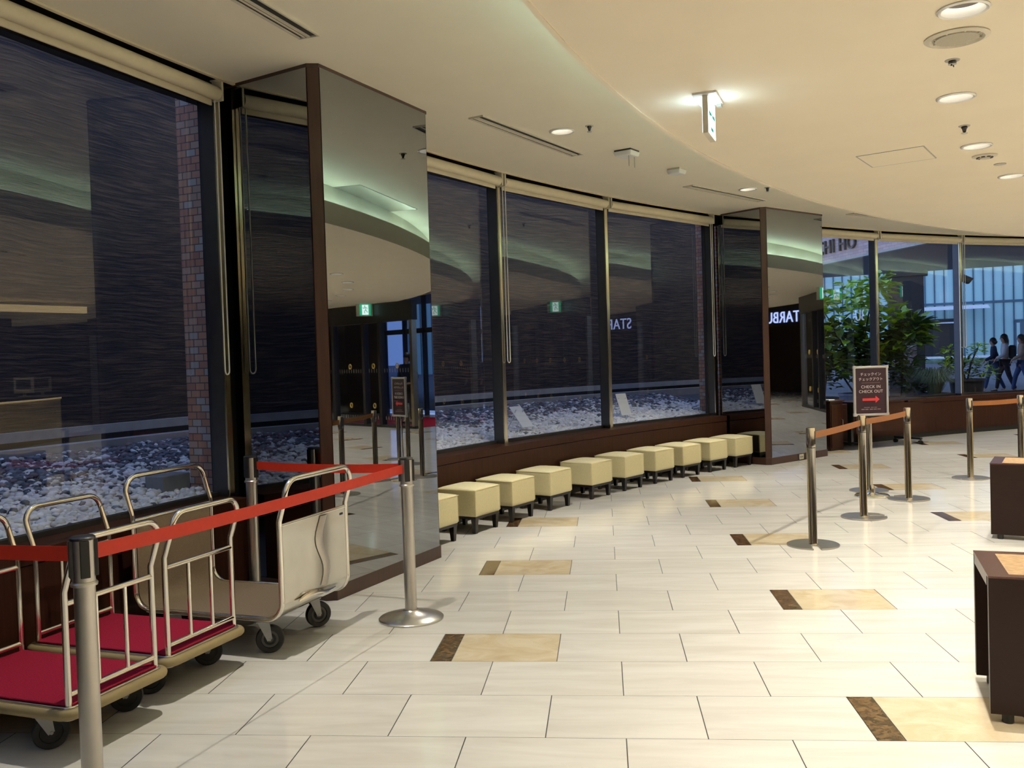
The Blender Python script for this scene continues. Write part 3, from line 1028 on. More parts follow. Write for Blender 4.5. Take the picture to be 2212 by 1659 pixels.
def stanchion(label, p, h, style, belts=(), group=None, rz=0.0, slot=None):
    t = thing('barrier_post', label, 'barrier post', (p[0], p[1], 0), 0, group)
    if style == 'red':
        MB().lathe([(.0, 0), (.188, 0), (.190, .008), (.184, .014), (.12, .030), (.05, .048), (.043, .056), (.0, .056)], 56).build('base', M['steel'], t, smooth=True)
        MB().lathe([(.035, .05), (.035, h - .165), (.0, h - .165)], 32).build('pole', M['steel'], t, smooth=True)
        MB().lathe([(.0, h - .168), (.043, h - .168), (.044, h - .160), (.040, h - .154), (.0, h - .154)], 32).build('collar', M['steel'], t, smooth=True)
        MB().lathe([(.0, h - .154), (.037, h - .154), (.037, h - .012), (.0, h - .012)], 32).build('head', M['steel'], t, smooth=True)
        MB().lathe([(.0, h - .012), (.041, h - .012), (.042, h - .004), (.036, h), (.0, h)], 32).build('cap', M['blackp'], t, smooth=True)
        ang0 = rz
        for k in range(4):
            a = ang0 + k * PI / 2
            MB().box((.038 * math.cos(a), .038 * math.sin(a), h - .075), (.016, .030, .125), a).build('cassette_clip', M['blackp'], t, bevel=.002)
        zb, hb, sag, m = h - .062, .052, .012, M['redbelt']
    else:
        n = 60
        prof = []
        w = .055 if slot is not None else 0
        base = MB()
        poly = []
        for k in range(n + 1):
            a0 = math.asin(w / 2 / .195) if w else 0
            a = a0 + (2 * PI - 2 * a0) * k / n
            poly.append((.195 * math.cos(a), .195 * math.sin(a)))
        if w:
            for k in range(7):
                a = -PI / 2 - PI * k / 6
                poly.append((.075 + .0275 * math.cos(a), .0275 * math.sin(a)))
        else:
            poly = poly[:-1]
        ca, sa = math.cos(slot or 0), math.sin(slot or 0)
        poly = [(x * ca - y * sa, x * sa + y * ca) for x, y in poly]
        base.prism(poly, 0, .012)
        base.build('base', M['steel'], t, bevel=.003)
        MB().lathe([(.036, .012), (.033, .02), (.033, h - .155), (.0, h - .155)], 32).build('pole', M['chrome'], t, smooth=True)
        MB().lathe([(.0, h - .156), (.031, h - .156), (.031, h - .150), (.0, h - .150)], 32).build('groove', M['blackp'], t, smooth=True)
        MB().lathe([(.0, h - .150), (.034, h - .150), (.034, h - .006), (.030, h), (.0, h)], 32).build('head', M['chrome'], t, smooth=True)
        MB().box((.0, -.0, h - .075), (.010, .072, .10), rz).build('belt_slot', M['blackp'], t)
        zb, hb, sag, m = h - .062, .052, .006, M['orbelt']
    for q in belts:
        belt_mesh(p, q, zb, hb, sag, t, m)
    return t


HP = .949
PA, PF, PBK, PL = (-1.160, 5.251), (-1.772, 2.930), (-2.222, 5.560), (-2.78, 3.20)
stanchion('satin steel barrier post on the open floor where two red belts meet', PA, HP, 'red', (PF, PBK), 'red belt barrier posts', .35)
stanchion('satin steel barrier post in the left foreground in front of the red trolleys', PF, HP, 'red', (PL,), 'red belt barrier posts', -.9)
stanchion('satin steel barrier post behind the grey trolley beside the mirror column', PBK, HP, 'red', (), 'red belt barrier posts', -.3)
stanchion('satin steel barrier post beyond the left edge holding the end of the red belt', PL, HP, 'red', (), 'red belt barrier posts', -.5)
Q1, Q2, Q3, Q4, Q5, Q6 = (1.573, 7.205), (2.276, 8.387), (2.972, 9.355), (2.757, 9.947), (4.097, 10.758), (4.80, 11.12)
g = 'orange belt barrier posts'
stanchion('nearest polished post of the orange barrier, notch in its base facing the camera', Q1, .906, 'orange', (Q2,), g, .98, -1.62)
stanchion('middle polished post of the orange barrier in front of the check-in sign', Q2, .91, 'orange', (Q3,), g, .95, .05)
stanchion('polished post at the right end of the orange belt beside the check-in sign', Q3, .906, 'orange', (), g, .95, 2.2)
stanchion('polished post hidden behind the middle post and the check-in sign', Q4, .90, 'orange', (), g, .2, 1.2)
stanchion('polished post by itself further right with its belt running out of the photo', Q5, .905, 'orange', (Q6,), g, .33)
stanchion('polished post cut by the right edge of the photo', Q6, .905, 'orange', (), g, .33)

# ================================================================== CHECK-IN SIGN
t = thing('check_in_sign', 'maroon check-in and check-out sign in a silver frame on a chrome stand', 'sign', (2.683, 9.575, 0), math.radians(8))
MB().lathe([(.0, 0), (.165, 0), (.168, .01), (.155, .022), (.06, .032), (.03, .04), (.026, .10), (.018, .115), (.0, .115)], 48).build('base', M['chrome'], t, smooth=True)
MB().lathe([(.0125, .11), (.0125, .80), (.0, .80)], 20).build('pole', M['chrome'], t, smooth=True)
cl = MB().box((0, .0, .825), (.06, .04, .05))
cl.tube([(0, 0, .79), (0, 0, .85)], .018, 12)
cl.build('clamp', M['blackp'], t, bevel=.004)
pn = MB().box((0, -.022, 1.072), (.325, .010, .470)).build('panel', M['signred'], t)
fr = MB()
for x in (-.167, .167): fr.box((x, -.022, 1.072), (.022, .024, .49))
for z in (.832, 1.312): fr.box((0, -.022, z), (.35, .024, .022))
for x in (-.167, .167):
    for z in (.832, 1.312): fr.box((x, -.0225, z), (.030, .028, .030))
fr.build('frame', M['silver'], t, bevel=.003)
fx = lambda z: frame_mx((0, -.0280, z), (1, 0, 0))
text('lettering', 'チェックイン', .036, M['lettering'], pn, fx(1.238), .0006)
text('lettering', 'チェックアウト', .036, M['lettering'], pn, fx(1.188), .0006)
MB().box((0, -.0278, 1.153), (.19, .0012, .003)).build('rule', M['faint'], pn)
text('lettering', 'CHECK IN', .042, M['lettering'], pn, fx(1.112), .0006, space=1.05)
text('lettering', 'CHECK OUT', .042, M['lettering'], pn, fx(1.065), .0006, space=1.05)
MB().add([(-.088, -.0283, .998), (.045, -.0283, .998), (.045, -.0283, 1.022), (.087, -.0283, .985), (.045, -.0283, .948), (.045, -.0283, .972), (-.088, -.0283, .972)], [tuple(range(7))]).build('arrow', M['arrow'], pn, fix=False)
sm = MB()
for z, xs in ((.905, (-.06, -.03, .01, .045)), (.886, (-.085, -.045, 0, .04, .08))):
    for x in xs: sm.box((x, -.0278, z), (.028 if z > .9 else .033, .0012, .006 if z > .9 else .009))
sm.build('small_print', M['faint'], pn)


# ================================================================== LUGGAGE TROLLEYS
def caster(parent, x, y, zt, r, yaw, plain):
    f = MB()
    ca, sa = math.cos(yaw), math.sin(yaw)
    ox, oy = x - .028 * ca, y - .028 * sa
    f.box((x, y, zt - .004), (.075, .06, .008), yaw)
    for s in (-1, 1):
        a = Vector((x, y, zt - .008)) + Vector((-sa, ca, 0)) * s * .024
        n = Vector((-sa, ca, 0)) * .002
        pts = [(.030, 0), (-.030, 0), (-.040, -(zt - .012 - r)), (-.016, -(zt - .012 - r) - .012)]
        vs = []
        for k in (-1, 1):
            for u, w in pts:
                q = a + n * k + Vector((ca, sa, 0)) * u + Vector((0, 0, w))
                vs.append(q)
        f.add(vs, [(0, 1, 2, 3), (7, 6, 5, 4), (0, 4, 5, 1), (1, 5, 6, 2), (2, 6, 7, 3), (3, 7, 4, 0)])
    c = Vector((ox, oy, r))
    ax = Vector((-sa, ca, 0))
    f.tube([c - ax * .030, c + ax * .030], .007, 10)
    fo = f.build('caster', M['zinc'], parent)
    w = MB()
    R = Matrix((Vector((ca, sa, 0)), Vector((0, 0, 1)), ax)).transposed()
    w.lathe([(.018, -.016), (r * .62, -.013), (r * .64, -.019), (r * .93, -.019), (r, -.012), (r, .012), (r * .93, .019), (r * .64, .019), (r * .62, .013), (.018, .016)], 36, c, 0, R)
    w.lathe([(.0, -.0145), (r * .6, -.0145)], 24, c, 1, R)
    w.lathe([(.0, .0145), (r * .6, .0145)], 24, c, 1, R)
    w.build('wheel', [M['rubber'], M['hub'] if plain else M['rubber']], fo, smooth=True)


def rrect(hx, hy, r, n=6):
    out = []
    for cx, cy, a0 in ((hx - r, hy - r, 0), (-hx + r, hy - r, 90), (-hx + r, -hy + r, 180), (hx - r, -hy + r, 270)):
        for k in range(n + 1):
            a = math.radians(a0 + 90 * k / n)
            out.append((cx + r * math.cos(a), cy + r * math.sin(a)))
    return out


def hoop(x, s, hy, z0, zk, zt, lean, rc, n=6):
    """U-shaped rail across the trolley end: up, kinked outward by lean, rounded top"""
    side = [(x, -hy, z0), (x, -hy, zk - .01), (x + s * lean * .12, -hy, zk + .01)]
    zc = zt - rc
    side.append((x + s * lean * .85, -hy, zc))
    for k in range(1, n + 1):
        a = PI / 2 * k / n
        side.append((x + s * lean * (.85 + .15 * math.sin(a)), -hy + rc * (1 - math.cos(a)), zc + rc * math.sin(a)))
    return side + [(p[0], -p[1], p[2]) for p in reversed(side)]


def red_trolley(label, loc, rz):
    t = thing('luggage_trolley', label, 'luggage trolley', (loc[0], loc[1], 0), rz, 'red carpeted luggage trolleys')
    hx, hy = .425, .272
    MB().prism(rrect(hx - .012, hy - .012, .03), .152, .206).build('deck_frame', M['steel'], t, bevel=.004)
    MB().prism(rrect(hx - .022, hy - .022, .025), .206, .216).build('carpet', M['carpet'], t, bevel=.004)
    MB().tube([(x, y, .180) for x, y in rrect(hx, hy, .05)], .021, 12, closed=True).build('bumper', M['bumper'], t, smooth=True)
    for s in (-1, 1):
        x = s * .388
        MB().tube(hoop(x, s, .236, .200, .66, .855, .055, .075), .0135, 14).build('rail', M['chrome'], t, smooth=True)
        MB().tube([(x, -.236, .605), (x, .236, .605)], .012, 12).build('crossbar', M['chrome'], t, smooth=True)
        MB().tube([(x, -.236, .248), (x, .236, .248)], .012, 12).build('crossbar', M['chrome'], t, smooth=True)
        for y in (-.079, .079):
            MB().tube([(x, y, .25), (x, y, .603)], .0095, 10).build('baluster', M['chrome'], t, smooth=True)
    for sx in (-1, 1):
        for sy in (-1, 1):
            caster(t, sx * .30 - (.085 if sx > 0 else 0), sy * .205, .152, .070, PI + .78 + rnd.uniform(-.25, .25), False)
    return t


RZ = math.radians(-14.5)
red_trolley('red carpeted luggage trolley nearest the camera, cut by the left edge', (-2.424, 3.668), RZ)
red_trolley('middle luggage trolley with red carpet, between the other red one and the grey one', (-2.321, 4.281), RZ)

# grey trolley: one bent sheet forms deck and both end panels
t = thing('luggage_trolley', 'grey luggage trolley with curved metal end panels beside the mirror column', 'luggage trolley', (-2.033, 4.927, 0), math.radians(-14.5))
hx, hy, zd, zp, rc = .475, .325, .20, .69, .10


def uprofile(off):
    pts = [(-hx + off, zp)]
    for k in range(9):
        a = PI + PI / 2 * k / 8
        pts.append((-hx + rc + (rc - off) * math.cos(a), zd + rc + (rc - off) * math.sin(a)))
    r = [(-x, z) for x, z in reversed(pts)]
    return pts + r


def ribbon(prof, y0, y1):
    vs = []
    for x, z in prof: vs += [(x, y0, z), (x, y1, z)]
    return vs, [(2 * i, 2 * i + 1, 2 * i + 3, 2 * i + 2) for i in range(len(prof) - 1)]


def sheet(o0, o1, y0, y1):
    A, B = uprofile(o0), uprofile(o1)
    n = len(A)
    vs = []
    for (x, z), (x2, z2) in zip(A, B): vs += [(x, y0, z), (x, y1, z), (x2, y0, z2), (x2, y1, z2)]
    fs = []
    for i in range(n - 1):
        o = 4 * i; q = o + 4
        fs += [(o, q, q + 1, o + 1), (o + 2, o + 3, q + 3, q + 2), (o, o + 2, q + 2, q), (o + 1, q + 1, q + 3, o + 3)]
    fs += [(0, 1, 3, 2), (4 * n - 4, 4 * n - 2, 4 * n - 1, 4 * n - 3)]
    return vs, fs


vs, fs = sheet(0, .006, -hy + .015, hy - .015)
MB().add(vs, fs).build('metal_sheet', M['scuffed'], t, smooth=True)
vs, fs = sheet(.0065, .013, -hy + .02, hy - .02)
MB().add(vs, fs).build('carpet_lining', M['greycarpet'], t, smooth=True)
for y in (-hy, hy):
    MB().tube([(x, y, z) for x, z in uprofile(.006)], .0145, 12).build('edge_rail', M['chrome'], t, smooth=True)
for s in (-1, 1):
    MB().tube(hoop(s * (hx - .006), s, hy, zp - .02, zp + .03, .925, .045, .09), .0145, 14).build('handle', M['chrome'], t, smooth=True)
    MB().tube([(s * (hx - .006), -hy, zp), (s * (hx - .006), hy, zp)], .010, 12).build('crossbar', M['chrome'], t, smooth=True)
    # curved stiffening strap pressed on the outside of each panel
    st = MB()
    pts = []
    for k in range(15):
        f = k / 14
        pts.append((s * (hx + .004), -.0 + .035 * math.sin(f * PI * 2.2) + .06, zd + .10 + (zp - zd - .11) * f))
    vs = []
    for p in pts: vs += [(p[0], p[1] - .035, p[2]), (p[0] + s * .010, p[1], p[2]), (p[0], p[1] + .035, p[2])]
    fs = []
    for k in range(14): fs += [(3 * k, 3 * k + 1, 3 * k + 4, 3 * k + 3), (3 * k + 1, 3 * k + 2, 3 * k + 5, 3 * k + 4)]
    st.add(vs, fs).build('stiffener', M['steel'], t, smooth=True)
    gr = MB().tube([(s * (hx + .012), -.20 + .04 * k, zd + .075 + .012 * math.sin(k * .6)) for k in range(10)], [.004, .012, .015, .015, .014, .014, .013, .012, .009, .004], 8)
    gr.build('kick_strip', M['chrome'], t, smooth=True)
MB().box((hx - .004, .27, zp - .035), (.012, .03, .012)).build('maker_plate', M['navy'], t)
ud = MB()
for y in (-.2, .2): ud.box((0, y, zd - .016), (.62, .04, .028))
ud.build('underframe', M['dark_m'], t)
for sx in (-1, 1):
    for sy in (-1, 1):
        caster(t, sx * .29, sy * .235, zd - .028, .073, PI + .72 + rnd.uniform(-.25, .25), True)


# ================================================================== SIDE TABLES
def side_table(label, loc, rz, first=None):
    if first is not None:
        return dup(first, loc, rz, label, 'dark wood side tables with woven tops')
    t = thing('side_table', label, 'side table', loc, rz, 'dark wood side tables with woven tops')
    h = .585; w = .25
    ring = MB()
    ring.box((0, -.225, h - .004), (.5, .05, .008)); ring.box((0, .225, h - .004), (.5, .05, .008))
    ring.box((-.21, 0, h - .024), (.08, .40, .048)); ring.box((.21, 0, h - .024), (.08, .40, .048))
    ring.build('top_frame', M['tabletop'], t)
    MB().box((0, 0, h - .022), (.34, .40, .042)).build('woven_insert', M['cork'], t)
    for s in (-1, 1):
        MB().box((0, s * .2305, .035 + (h - .0435) / 2), (.498, .038, h - .0435)).build('side_slab', M['tablewood'], t, bevel=.002)
        for sx in (-1, 1):
            MB().lathe([(.0, 0), (.020, 0), (.022, .006), (.022, .036), (.0, .036)], 18, (sx * .185, s * .228, 0)).build('foot', M['rubber'], t, smooth=True)
    return t


# near table: front-left top corner at (1.49, 3.77)
def corner_loc(c, rz):
    ca, sa = math.cos(rz), math.sin(rz)
    return (c[0] + .25 * ca - .25 * sa, c[1] + .25 * sa + .25 * ca, 0)


rz1 = math.radians(-15)
T1 = side_table('nearer dark wood side table with a woven tan top at the right edge', corner_loc((1.492, 3.765), rz1), rz1)
rz2 = math.radians(-26)
side_table('farther dark wood side table with a woven tan top at the right edge', corner_loc((2.95, 7.375), rz2), rz2, T1)

# ================================================================== FOLDING TABLE AND CABINET BY THE FAR WINDOW
a0, a1 = Vector((3.70, 13.86)), Vector((4.98, 14.70))
mid = (a0 + a1) / 2; v = a1 - a0
nrm = Vector((-v.y, v.x)).normalized()
t = thing('folding_table', 'dark folding table on casters with a brown front panel under the far windows', 'table', ((mid + nrm * .26).x, (mid + nrm * .26).y, 0), math.atan2(v.y, v.x))
L = v.length
MB().box((0, 0, .70), (L, .46, .026)).build('table_top', M['tablewood'], t, bevel=.004)
MB().box((0, -.20, .455), (L - .06, .018, .41)).build('modesty_panel', M['wood'], t)
for s in (-1, 1):
    MB().box((s * (L / 2 - .14), .0, .37), (.05, .07, .64)).build('leg', M['blackp'], t, bevel=.004)
    ft = MB().box((s * (L / 2 - .14), 0, .085), (.05, .50, .035)).build('foot_bar', M['blackp'], t, bevel=.008)
    for y in (-.23, .23):
        w = MB()
        R = Matrix.Rotation(PI / 2, 3, 'Y')
        w.lathe([(.0, -.012), (.026, -.012), (.03, -.008), (.03, .008), (.026, .012), (.0, .012)], 20, (s * (L / 2 - .14) + .018, y, .030), 0, R)
        w.lathe([(.0, -.012), (.026, -.012), (.03, -.008), (.03, .008), (.026, .012), (.0, .012)], 20, (s * (L / 2 - .14) - .018, y, .030), 0, R)
        w.box((s * (L / 2 - .14), y, .056), (.012, .02, .03))
        w.build('caster', M['rubber'], ft, smooth=True)
t = thing('wooden_cabinet', 'dark brown narrow cabinet behind the farther mirror column', 'cabinet', (3.34, 14.13, 0), math.radians(40))
MB().box((-.02, 0, .36), (.30, .34, .72)).build('carcass', M['wood_d'], t, bevel=.004)
MB().box((-.02, 0, .731), (.34, .38, .022)).build('top_board', M['wood'], t, bevel=.003)
dr = MB().box((-.02, -.176, .36), (.27, .014, .64)).build('door', M['wood'], t, bevel=.002)
MB().tube([(.08, -.185, .36), (.08, -.205, .37), (.08, -.205, .45), (.08, -.185, .46)], .005, 8).build('handle', M['steel'], dr, smooth=True)
o = MB().box((0, 0, .008), (.16, .22, .016)).build('paper_stack', M['paper'], None, loc=(3.30, 14.10, .742))
o.rotation_euler.z = .8
tag(o, 'white papers lying on the dark cabinet behind the farther column', 'papers')
# ================================================================== OUTSIDE, RIGHT-HAND WINDOWS
pv = MB().arc([(19.02, .12), (27.0, .17), (42.0, .88), (70.0, 1.3)], 40, 134.2, 60, close=False)
struct(pv.build('ground', M['pave']), 'blue-grey paving outside the right-hand windows')

# entrance canopy with brick fascia
k0, k1 = Vector((4.0, 33.8)), Vector((8.25, 19.57))
poly = [(8.25, 19.57), (9.2, 18.9 + .35), (24, 20.0), (26, 24.6), (4.55, 31.96)]
t = thing('entrance_canopy', 'big dark entrance canopy with a brick front bearing dark letters outside', 'canopy', (8.25, 19.57, 0))
pl = [(x - 8.25, y - 19.57) for x, y in poly]
MB().prism(pl, 3.87, 4.0).build('soffit', M['soffit'], t)
d = Vector((4.55 - 8.25, 31.96 - 19.57)); u = d.normalized(); nn = Vector((-u.y, u.x))
c = d / 2
fb = MB().box((c.x + nn.x * .05, c.y + nn.y * .05, 4.75), (d.length, .14, 1.7), math.atan2(d.y, d.x))
fb.build('brick_fascia', mosaic('fascia_brick', True, [(.50, .35, .31), (.44, .30, .27), (.55, .39, .34), (.47, .34, .31)], (.25, .19, .18), .24, .075), t)
MB().box((c.x + nn.x * .075, c.y + nn.y * .075, 3.885), (d.length, .16, .06), math.atan2(d.y, d.x)).build('fascia_trim', M['greyp'], t)
xd = -u
org = Vector((6.46 - 8.25, 25.50 - 19.57, 4.28)) + Vector((nn.x, nn.y, 0)) * .14
text('lettering', 'CHI HO', .52, M['dark_m'], t, frame_mx(org, (xd.x, xd.y, 0)), .03, 'CENTER', 1.0, 1.1)

# pale blue panelled building across the forecourt
t = thing('panelled_building', 'pale blue building clad in tall narrow panels across the forecourt', 'building', (14.0, 42.58, 0), math.atan2(-2.567, 7.732))
MB().box((0, .3, 7), (46, .6, 13)).build('wall', M['curtain'], t)
j = MB()
for i in range(-52, 60):
    j.box((i * .385, -.02, 7), (.055, .05, 12.4))
j.box((0, -.025, 3.36), (46, .05, .09))
j.build('panel_joint', M['joint'], t)
dk = MB().box((.9, -.04, 1.75), (1.3, .12, 1.9))
dk.build('doorway', M['dark_m'], t)
MB().box((1.62, -.06, 1.9), (.09, .16, 2.3)).build('door_frame', M['whitewall'], t)
MB().box((.9, -.08, 2.52), (1.3, .16, .06)).build('lintel', M['whitewall'], t)
sl = MB()
for i in range(6): sl.box((1.4, -.25 - i * .28, 3.22 - i * .035), (2.9, .12, .03))
sl.build('slatted_awning', M['whitewall'], t)
for x0, w in ((4.05, .36), (6.4, .9)):
    f = MB().box((x0, -.05, 1.75), (w, .1, 1.5)).build('window', M['joint'], t)
    MB().box((x0 - w * .15, -.09, 1.72), (w * .35, .06, 1.36)).build('pane', M['curtain'], f)
    MB().box((x0, -.07, 2.52), (w + .06, .12, .06)).build('window_head', M['joint'], f)
lw = MB().box((0, -1.6, .88), (40, .35, .36))
tag(lw.build('ledge_wall', M['whitewall'], None, loc=(14.0, 42.58, 0)), 'low white ledge in front of the pale blue building', 'wall').rotation_euler = (0, 0, math.atan2(-2.567, 7.732))
hd = MB().box((0, -2.3, .82), (30, .8, .30))
ho = hd.build('hedge', M['hedge'], None, loc=(14.0, 42.58, 0), bevel=.08)
ho.rotation_euler = (0, 0, math.atan2(-2.567, 7.732))
tag(ho, 'low grey-green hedge strip before the white ledge', 'hedge')
t = thing('handrail', 'white handrail with clear infill before the pale blue building, right edge', 'railing', (17.6, 37.9, .70), math.atan2(-2.567, 7.732))
MB().tube([(-.6, 0, .95), (3, 0, .95)], .03, 8).build('rail', M['whitewall'], t)
po = MB()
for x in (-.55, .6, 1.75, 2.9): po.tube([(x, 0, 0), (x, 0, .95)], .02, 8)
po.build('post', M['whitewall'], t)

# dark sign totem
a, b = Vector((6.92, 22.99)), Vector((7.66, 22.745))
m_ = (a + b) / 2; v = b - a
t = thing('sign_totem', 'tall dark sign pillar with a brown notice panel behind the leafy tree', 'sign', (m_.x, m_.y, .13), math.atan2(v.y, v.x))
MB().box((0, 0, 1.6), (.80, .22, 3.2)).build('pillar', M['dark_m'], t, bevel=.01)
MB().box((0, 0, 3.12), (.98, .34, .12)).build('cap', M['dark_m'], t, bevel=.01)
pn = MB().box((-.06, -.115, 1.45), (.56, .02, 1.12)).build('notice_panel', M['totempanel'], t)
L = MB()
for i, (z, x, w) in enumerate(((1.85, .12, .08), (1.62, .1, .10), (1.38, .02, .20), (1.38, .17, .06), (1.16, .1, .12), (1.0, .0, .22))):
    L.box((-.06 + x, -.127, z), (w, .004, .035))
L.build('printed_marks', M['lettering'] if False else M['greyp'], pn)

# hanging spotlight under the canopy
t = thing('hanging_spotlight', 'dark spotlight hanging on a rod from the canopy outside', 'spotlight', (7.753, 20.589, 3.88))
MB().tube([(0, 0, 0), (0, 0, -.86)], .022, 8).build('rod', M['blackp'], t)
sb = MB().box((.05, 0, -.96), (.26, .16, .14), 0, 0, .75, Matrix.Rotation(.45, 3, 'Y'))
sb.build('housing', M['blackp'], t, bevel=.01)


# ------------------------------------------------------------------ plants
def leafcloud(rs, n, shape, size, droop=.3, wide=.55):
    """leaves (6-vertex folded blades) scattered by shape() -> (pos, outward)"""
    vs, fs = [], []
    for i in range(n):
        p, out = shape(rs)
        s = size * (.65 + .7 * rs.random())
        d = Vector((out.x + rs.uniform(-.6, .6), out.y + rs.uniform(-.6, .6), rs.uniform(-droop, .55))).normalized()
        side = d.cross(Vector((rs.uniform(-.3, .3), rs.uniform(-.3, .3), 1))).normalized()
        up = side.cross(d)
        w = s * wide * .5
        o = len(vs)
        pts = [p, p + d * s * .35 + side * w + up * s * .05, p + d * s * .75 + side * w * .7, p + d * s - up * s * .12,
               p + d * s * .75 - side * w * .7, p + d * s * .35 - side * w + up * s * .05, p + d * s * .5 - up * s * .04]
        vs += [tuple(q) for q in pts]
        fs += [(o, o + 1, o + 6), (o + 1, o + 2, o + 6), (o + 2, o + 3, o + 6), (o + 3, o + 4, o + 6), (o + 4, o + 5, o + 6), (o + 5, o, o + 6)]
    return vs, fs


def ball_shape(c, r, clumps):
    def f(rs):
        k = clumps[rs.randrange(len(clumps))]
        a, e = rs.uniform(0, 2 * PI), rs.uniform(-.7, 1.3)
        o = Vector((math.cos(a) * math.cos(e), math.sin(a) * math.cos(e), math.sin(e)))
        q = Vector(k[:3]) + o * k[3] * (rs.random() ** .5)
        return q, o
    return f


def planter(t, r0, r1, h, m):
    MB().lathe([(.0, 0), (r0, 0), (r1, h), (r1 + .02, h), (r1 + .02, h + .04), (r1 - .03, h + .04), (r1 - .05, h - .05), (.0, h - .05)], 28).build('planter', m, t, smooth=True)


def shrub(name, label, cat, loc, clumps, n, size, m, pot=None, stems=(), seed=1, droop=.3, wide=.55, m2=None, n2=0):
    t = thing(name, label, cat, loc)
    rs = random.Random(seed)
    vs, fs = leafcloud(rs, n, ball_shape(None, None, clumps), size, droop, wide)
    MB().add(vs, fs).build('foliage', m, t, fix=False)
    if m2:  # lower clumps get darker leaves, shade put into the colour
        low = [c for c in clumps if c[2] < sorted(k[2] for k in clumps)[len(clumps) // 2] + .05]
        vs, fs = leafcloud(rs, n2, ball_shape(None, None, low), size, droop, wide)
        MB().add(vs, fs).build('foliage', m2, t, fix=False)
    if stems:
        b = MB()
        for s in stems: b.tube(s, [.018] * (len(s) - 1) + [.006], 7)
        b.build('stems', M['bark'], t, smooth=True)
    if pot: planter(t, *pot)
    return t


rs = random.Random(21)
cl = [(-.55, .1, 2.05, .36), (-.15, -.1, 2.30, .42), (.25, .1, 2.15, .40), (.62, -.05, 1.85, .34), (.35, .0, 2.60, .25), (-.75, .2, 1.55, .40), (-.3, .1, 1.55, .40), (.15, 0, 1.50, .38),
      (.85, -.1, 1.55, .28), (-.5, .1, 1.05, .40), (.05, .1, 1.05, .36), (-.85, .1, 2.25, .30), (.45, .1, 1.2, .3), (1.0, -.1, 1.75, .2)]
stems = [[(.0, 0, .45), (-.1, .02, 1.0), (-.35, .05, 1.6), (-.6, .1, 2.1)], [(.04, 0, .45), (.1, 0, 1.1), (.12, .0, 1.7), (.3, .05, 2.5)], [(.06, .03, .45), (.25, 0, 1.0), (.55, -.05, 1.6), (.85, -.08, 1.8)], [(-.05, 0, .45), (-.35, .05, .95), (-.7, .1, 1.5)]]
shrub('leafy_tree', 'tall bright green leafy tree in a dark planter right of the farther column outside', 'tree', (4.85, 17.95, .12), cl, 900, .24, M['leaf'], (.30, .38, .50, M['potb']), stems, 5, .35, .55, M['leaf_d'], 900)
shrub('leafy_bush', 'dark bush filling the lower window behind the check-in sign', 'bush', (5.56, 17.86, .12), [(0, 0, .75, .32), (.2, 0, .95, .26), (-.2, .05, 1.0, .3), (.1, .1, 1.25, .26), (.3, 0, .6, .22)], 420, .15, M['leaf_d'], (.22, .28, .42, M['pot']), [[(0, 0, .4), (.05, 0, .9), (.08, .05, 1.3)]], 6)
shrub('leafy_bush', 'dark low bush outside just right of the farther mirror column', 'bush', (4.28, 18.35, .12), [(0, 0, .75, .34), (.2, 0, .95, .3), (-.2, .05, .9, .3), (.1, .1, 1.2, .26)], 420, .14, M['leaf_d'], (.24, .30, .42, M['pot']), [[(0, 0, .4), (.05, 0, .9), (.08, .05, 1.2)]], 7)
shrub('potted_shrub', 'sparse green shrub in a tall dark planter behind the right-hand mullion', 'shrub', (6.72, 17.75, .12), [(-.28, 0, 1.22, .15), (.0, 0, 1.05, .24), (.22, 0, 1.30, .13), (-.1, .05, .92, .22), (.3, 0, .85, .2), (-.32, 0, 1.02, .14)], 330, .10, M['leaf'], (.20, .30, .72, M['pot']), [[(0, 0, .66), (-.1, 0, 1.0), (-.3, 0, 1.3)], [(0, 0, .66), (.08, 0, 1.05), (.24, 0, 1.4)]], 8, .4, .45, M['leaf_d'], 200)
# ornamental grass
t = thing('grass_pot', 'pot of fine pale ornamental grass outside, left of the right-hand mullion', 'plant', (6.10, 17.62, .12))
rs = random.Random(11)
vs, fs = [], []
for i in range(1500):
    a = rs.uniform(0, 2 * PI); sp = .10 + .40 * rs.random(); h = rs.uniform(.28, .52)
    b0 = Vector((math.cos(a) * .10 * rs.random(), math.sin(a) * .10 * rs.random(), .48))
    o = Vector((math.cos(a), math.sin(a), 0)); sd = Vector((-o.y, o.x, 0)) * .004
    p = [b0, b0 + o * sp * .3 + Vector((0, 0, h * .75)), b0 + o * sp * .75 + Vector((0, 0, h)), b0 + o * sp * 1.1 + Vector((0, 0, h * .72))]
    q = len(vs)
    for k, pp in enumerate(p):
        w = 1 - k * .28
        vs += [tuple(pp + sd * w), tuple(pp - sd * w)]
    fs += [(q + 2 * k, q + 2 * k + 1, q + 2 * k + 3, q + 2 * k + 2) for k in range(3)]
MB().add(vs, fs).build('grass_blades', M['grass'], t, fix=False)
planter(t, .20, .27, .48, M['pot'])


# ================================================================== PEOPLE
def skinmesh(name, verts, edges, m, parent, root=0, sub=1, smooth=True):
    """verts: (x, y, z, rx, ry)"""
    bm = bmesh.new()
    lay = bm.verts.layers.skin.verify()
    bv = []
    for i, v in enumerate(verts):
        w = bm.verts.new(v[:3]); w[lay].radius = (v[3], v[4] if len(v) > 4 else v[3]); w[lay].use_root = (i == root)
        bv.append(w)
    for a, b in edges: bm.edges.new((bv[a], bv[b]))
    me = bpy.data.meshes.new(name); bm.to_mesh(me); bm.free()
    me.materials.append(m)
    o = bpy.data.objects.new(name, me); COL.objects.link(o); o.parent = parent
    s = o.modifiers.new('skin', 'SKIN'); s.use_smooth_shade = True
    ss = o.modifiers.new('sub', 'SUBSURF'); ss.levels = sub; ss.render_levels = sub
    return o


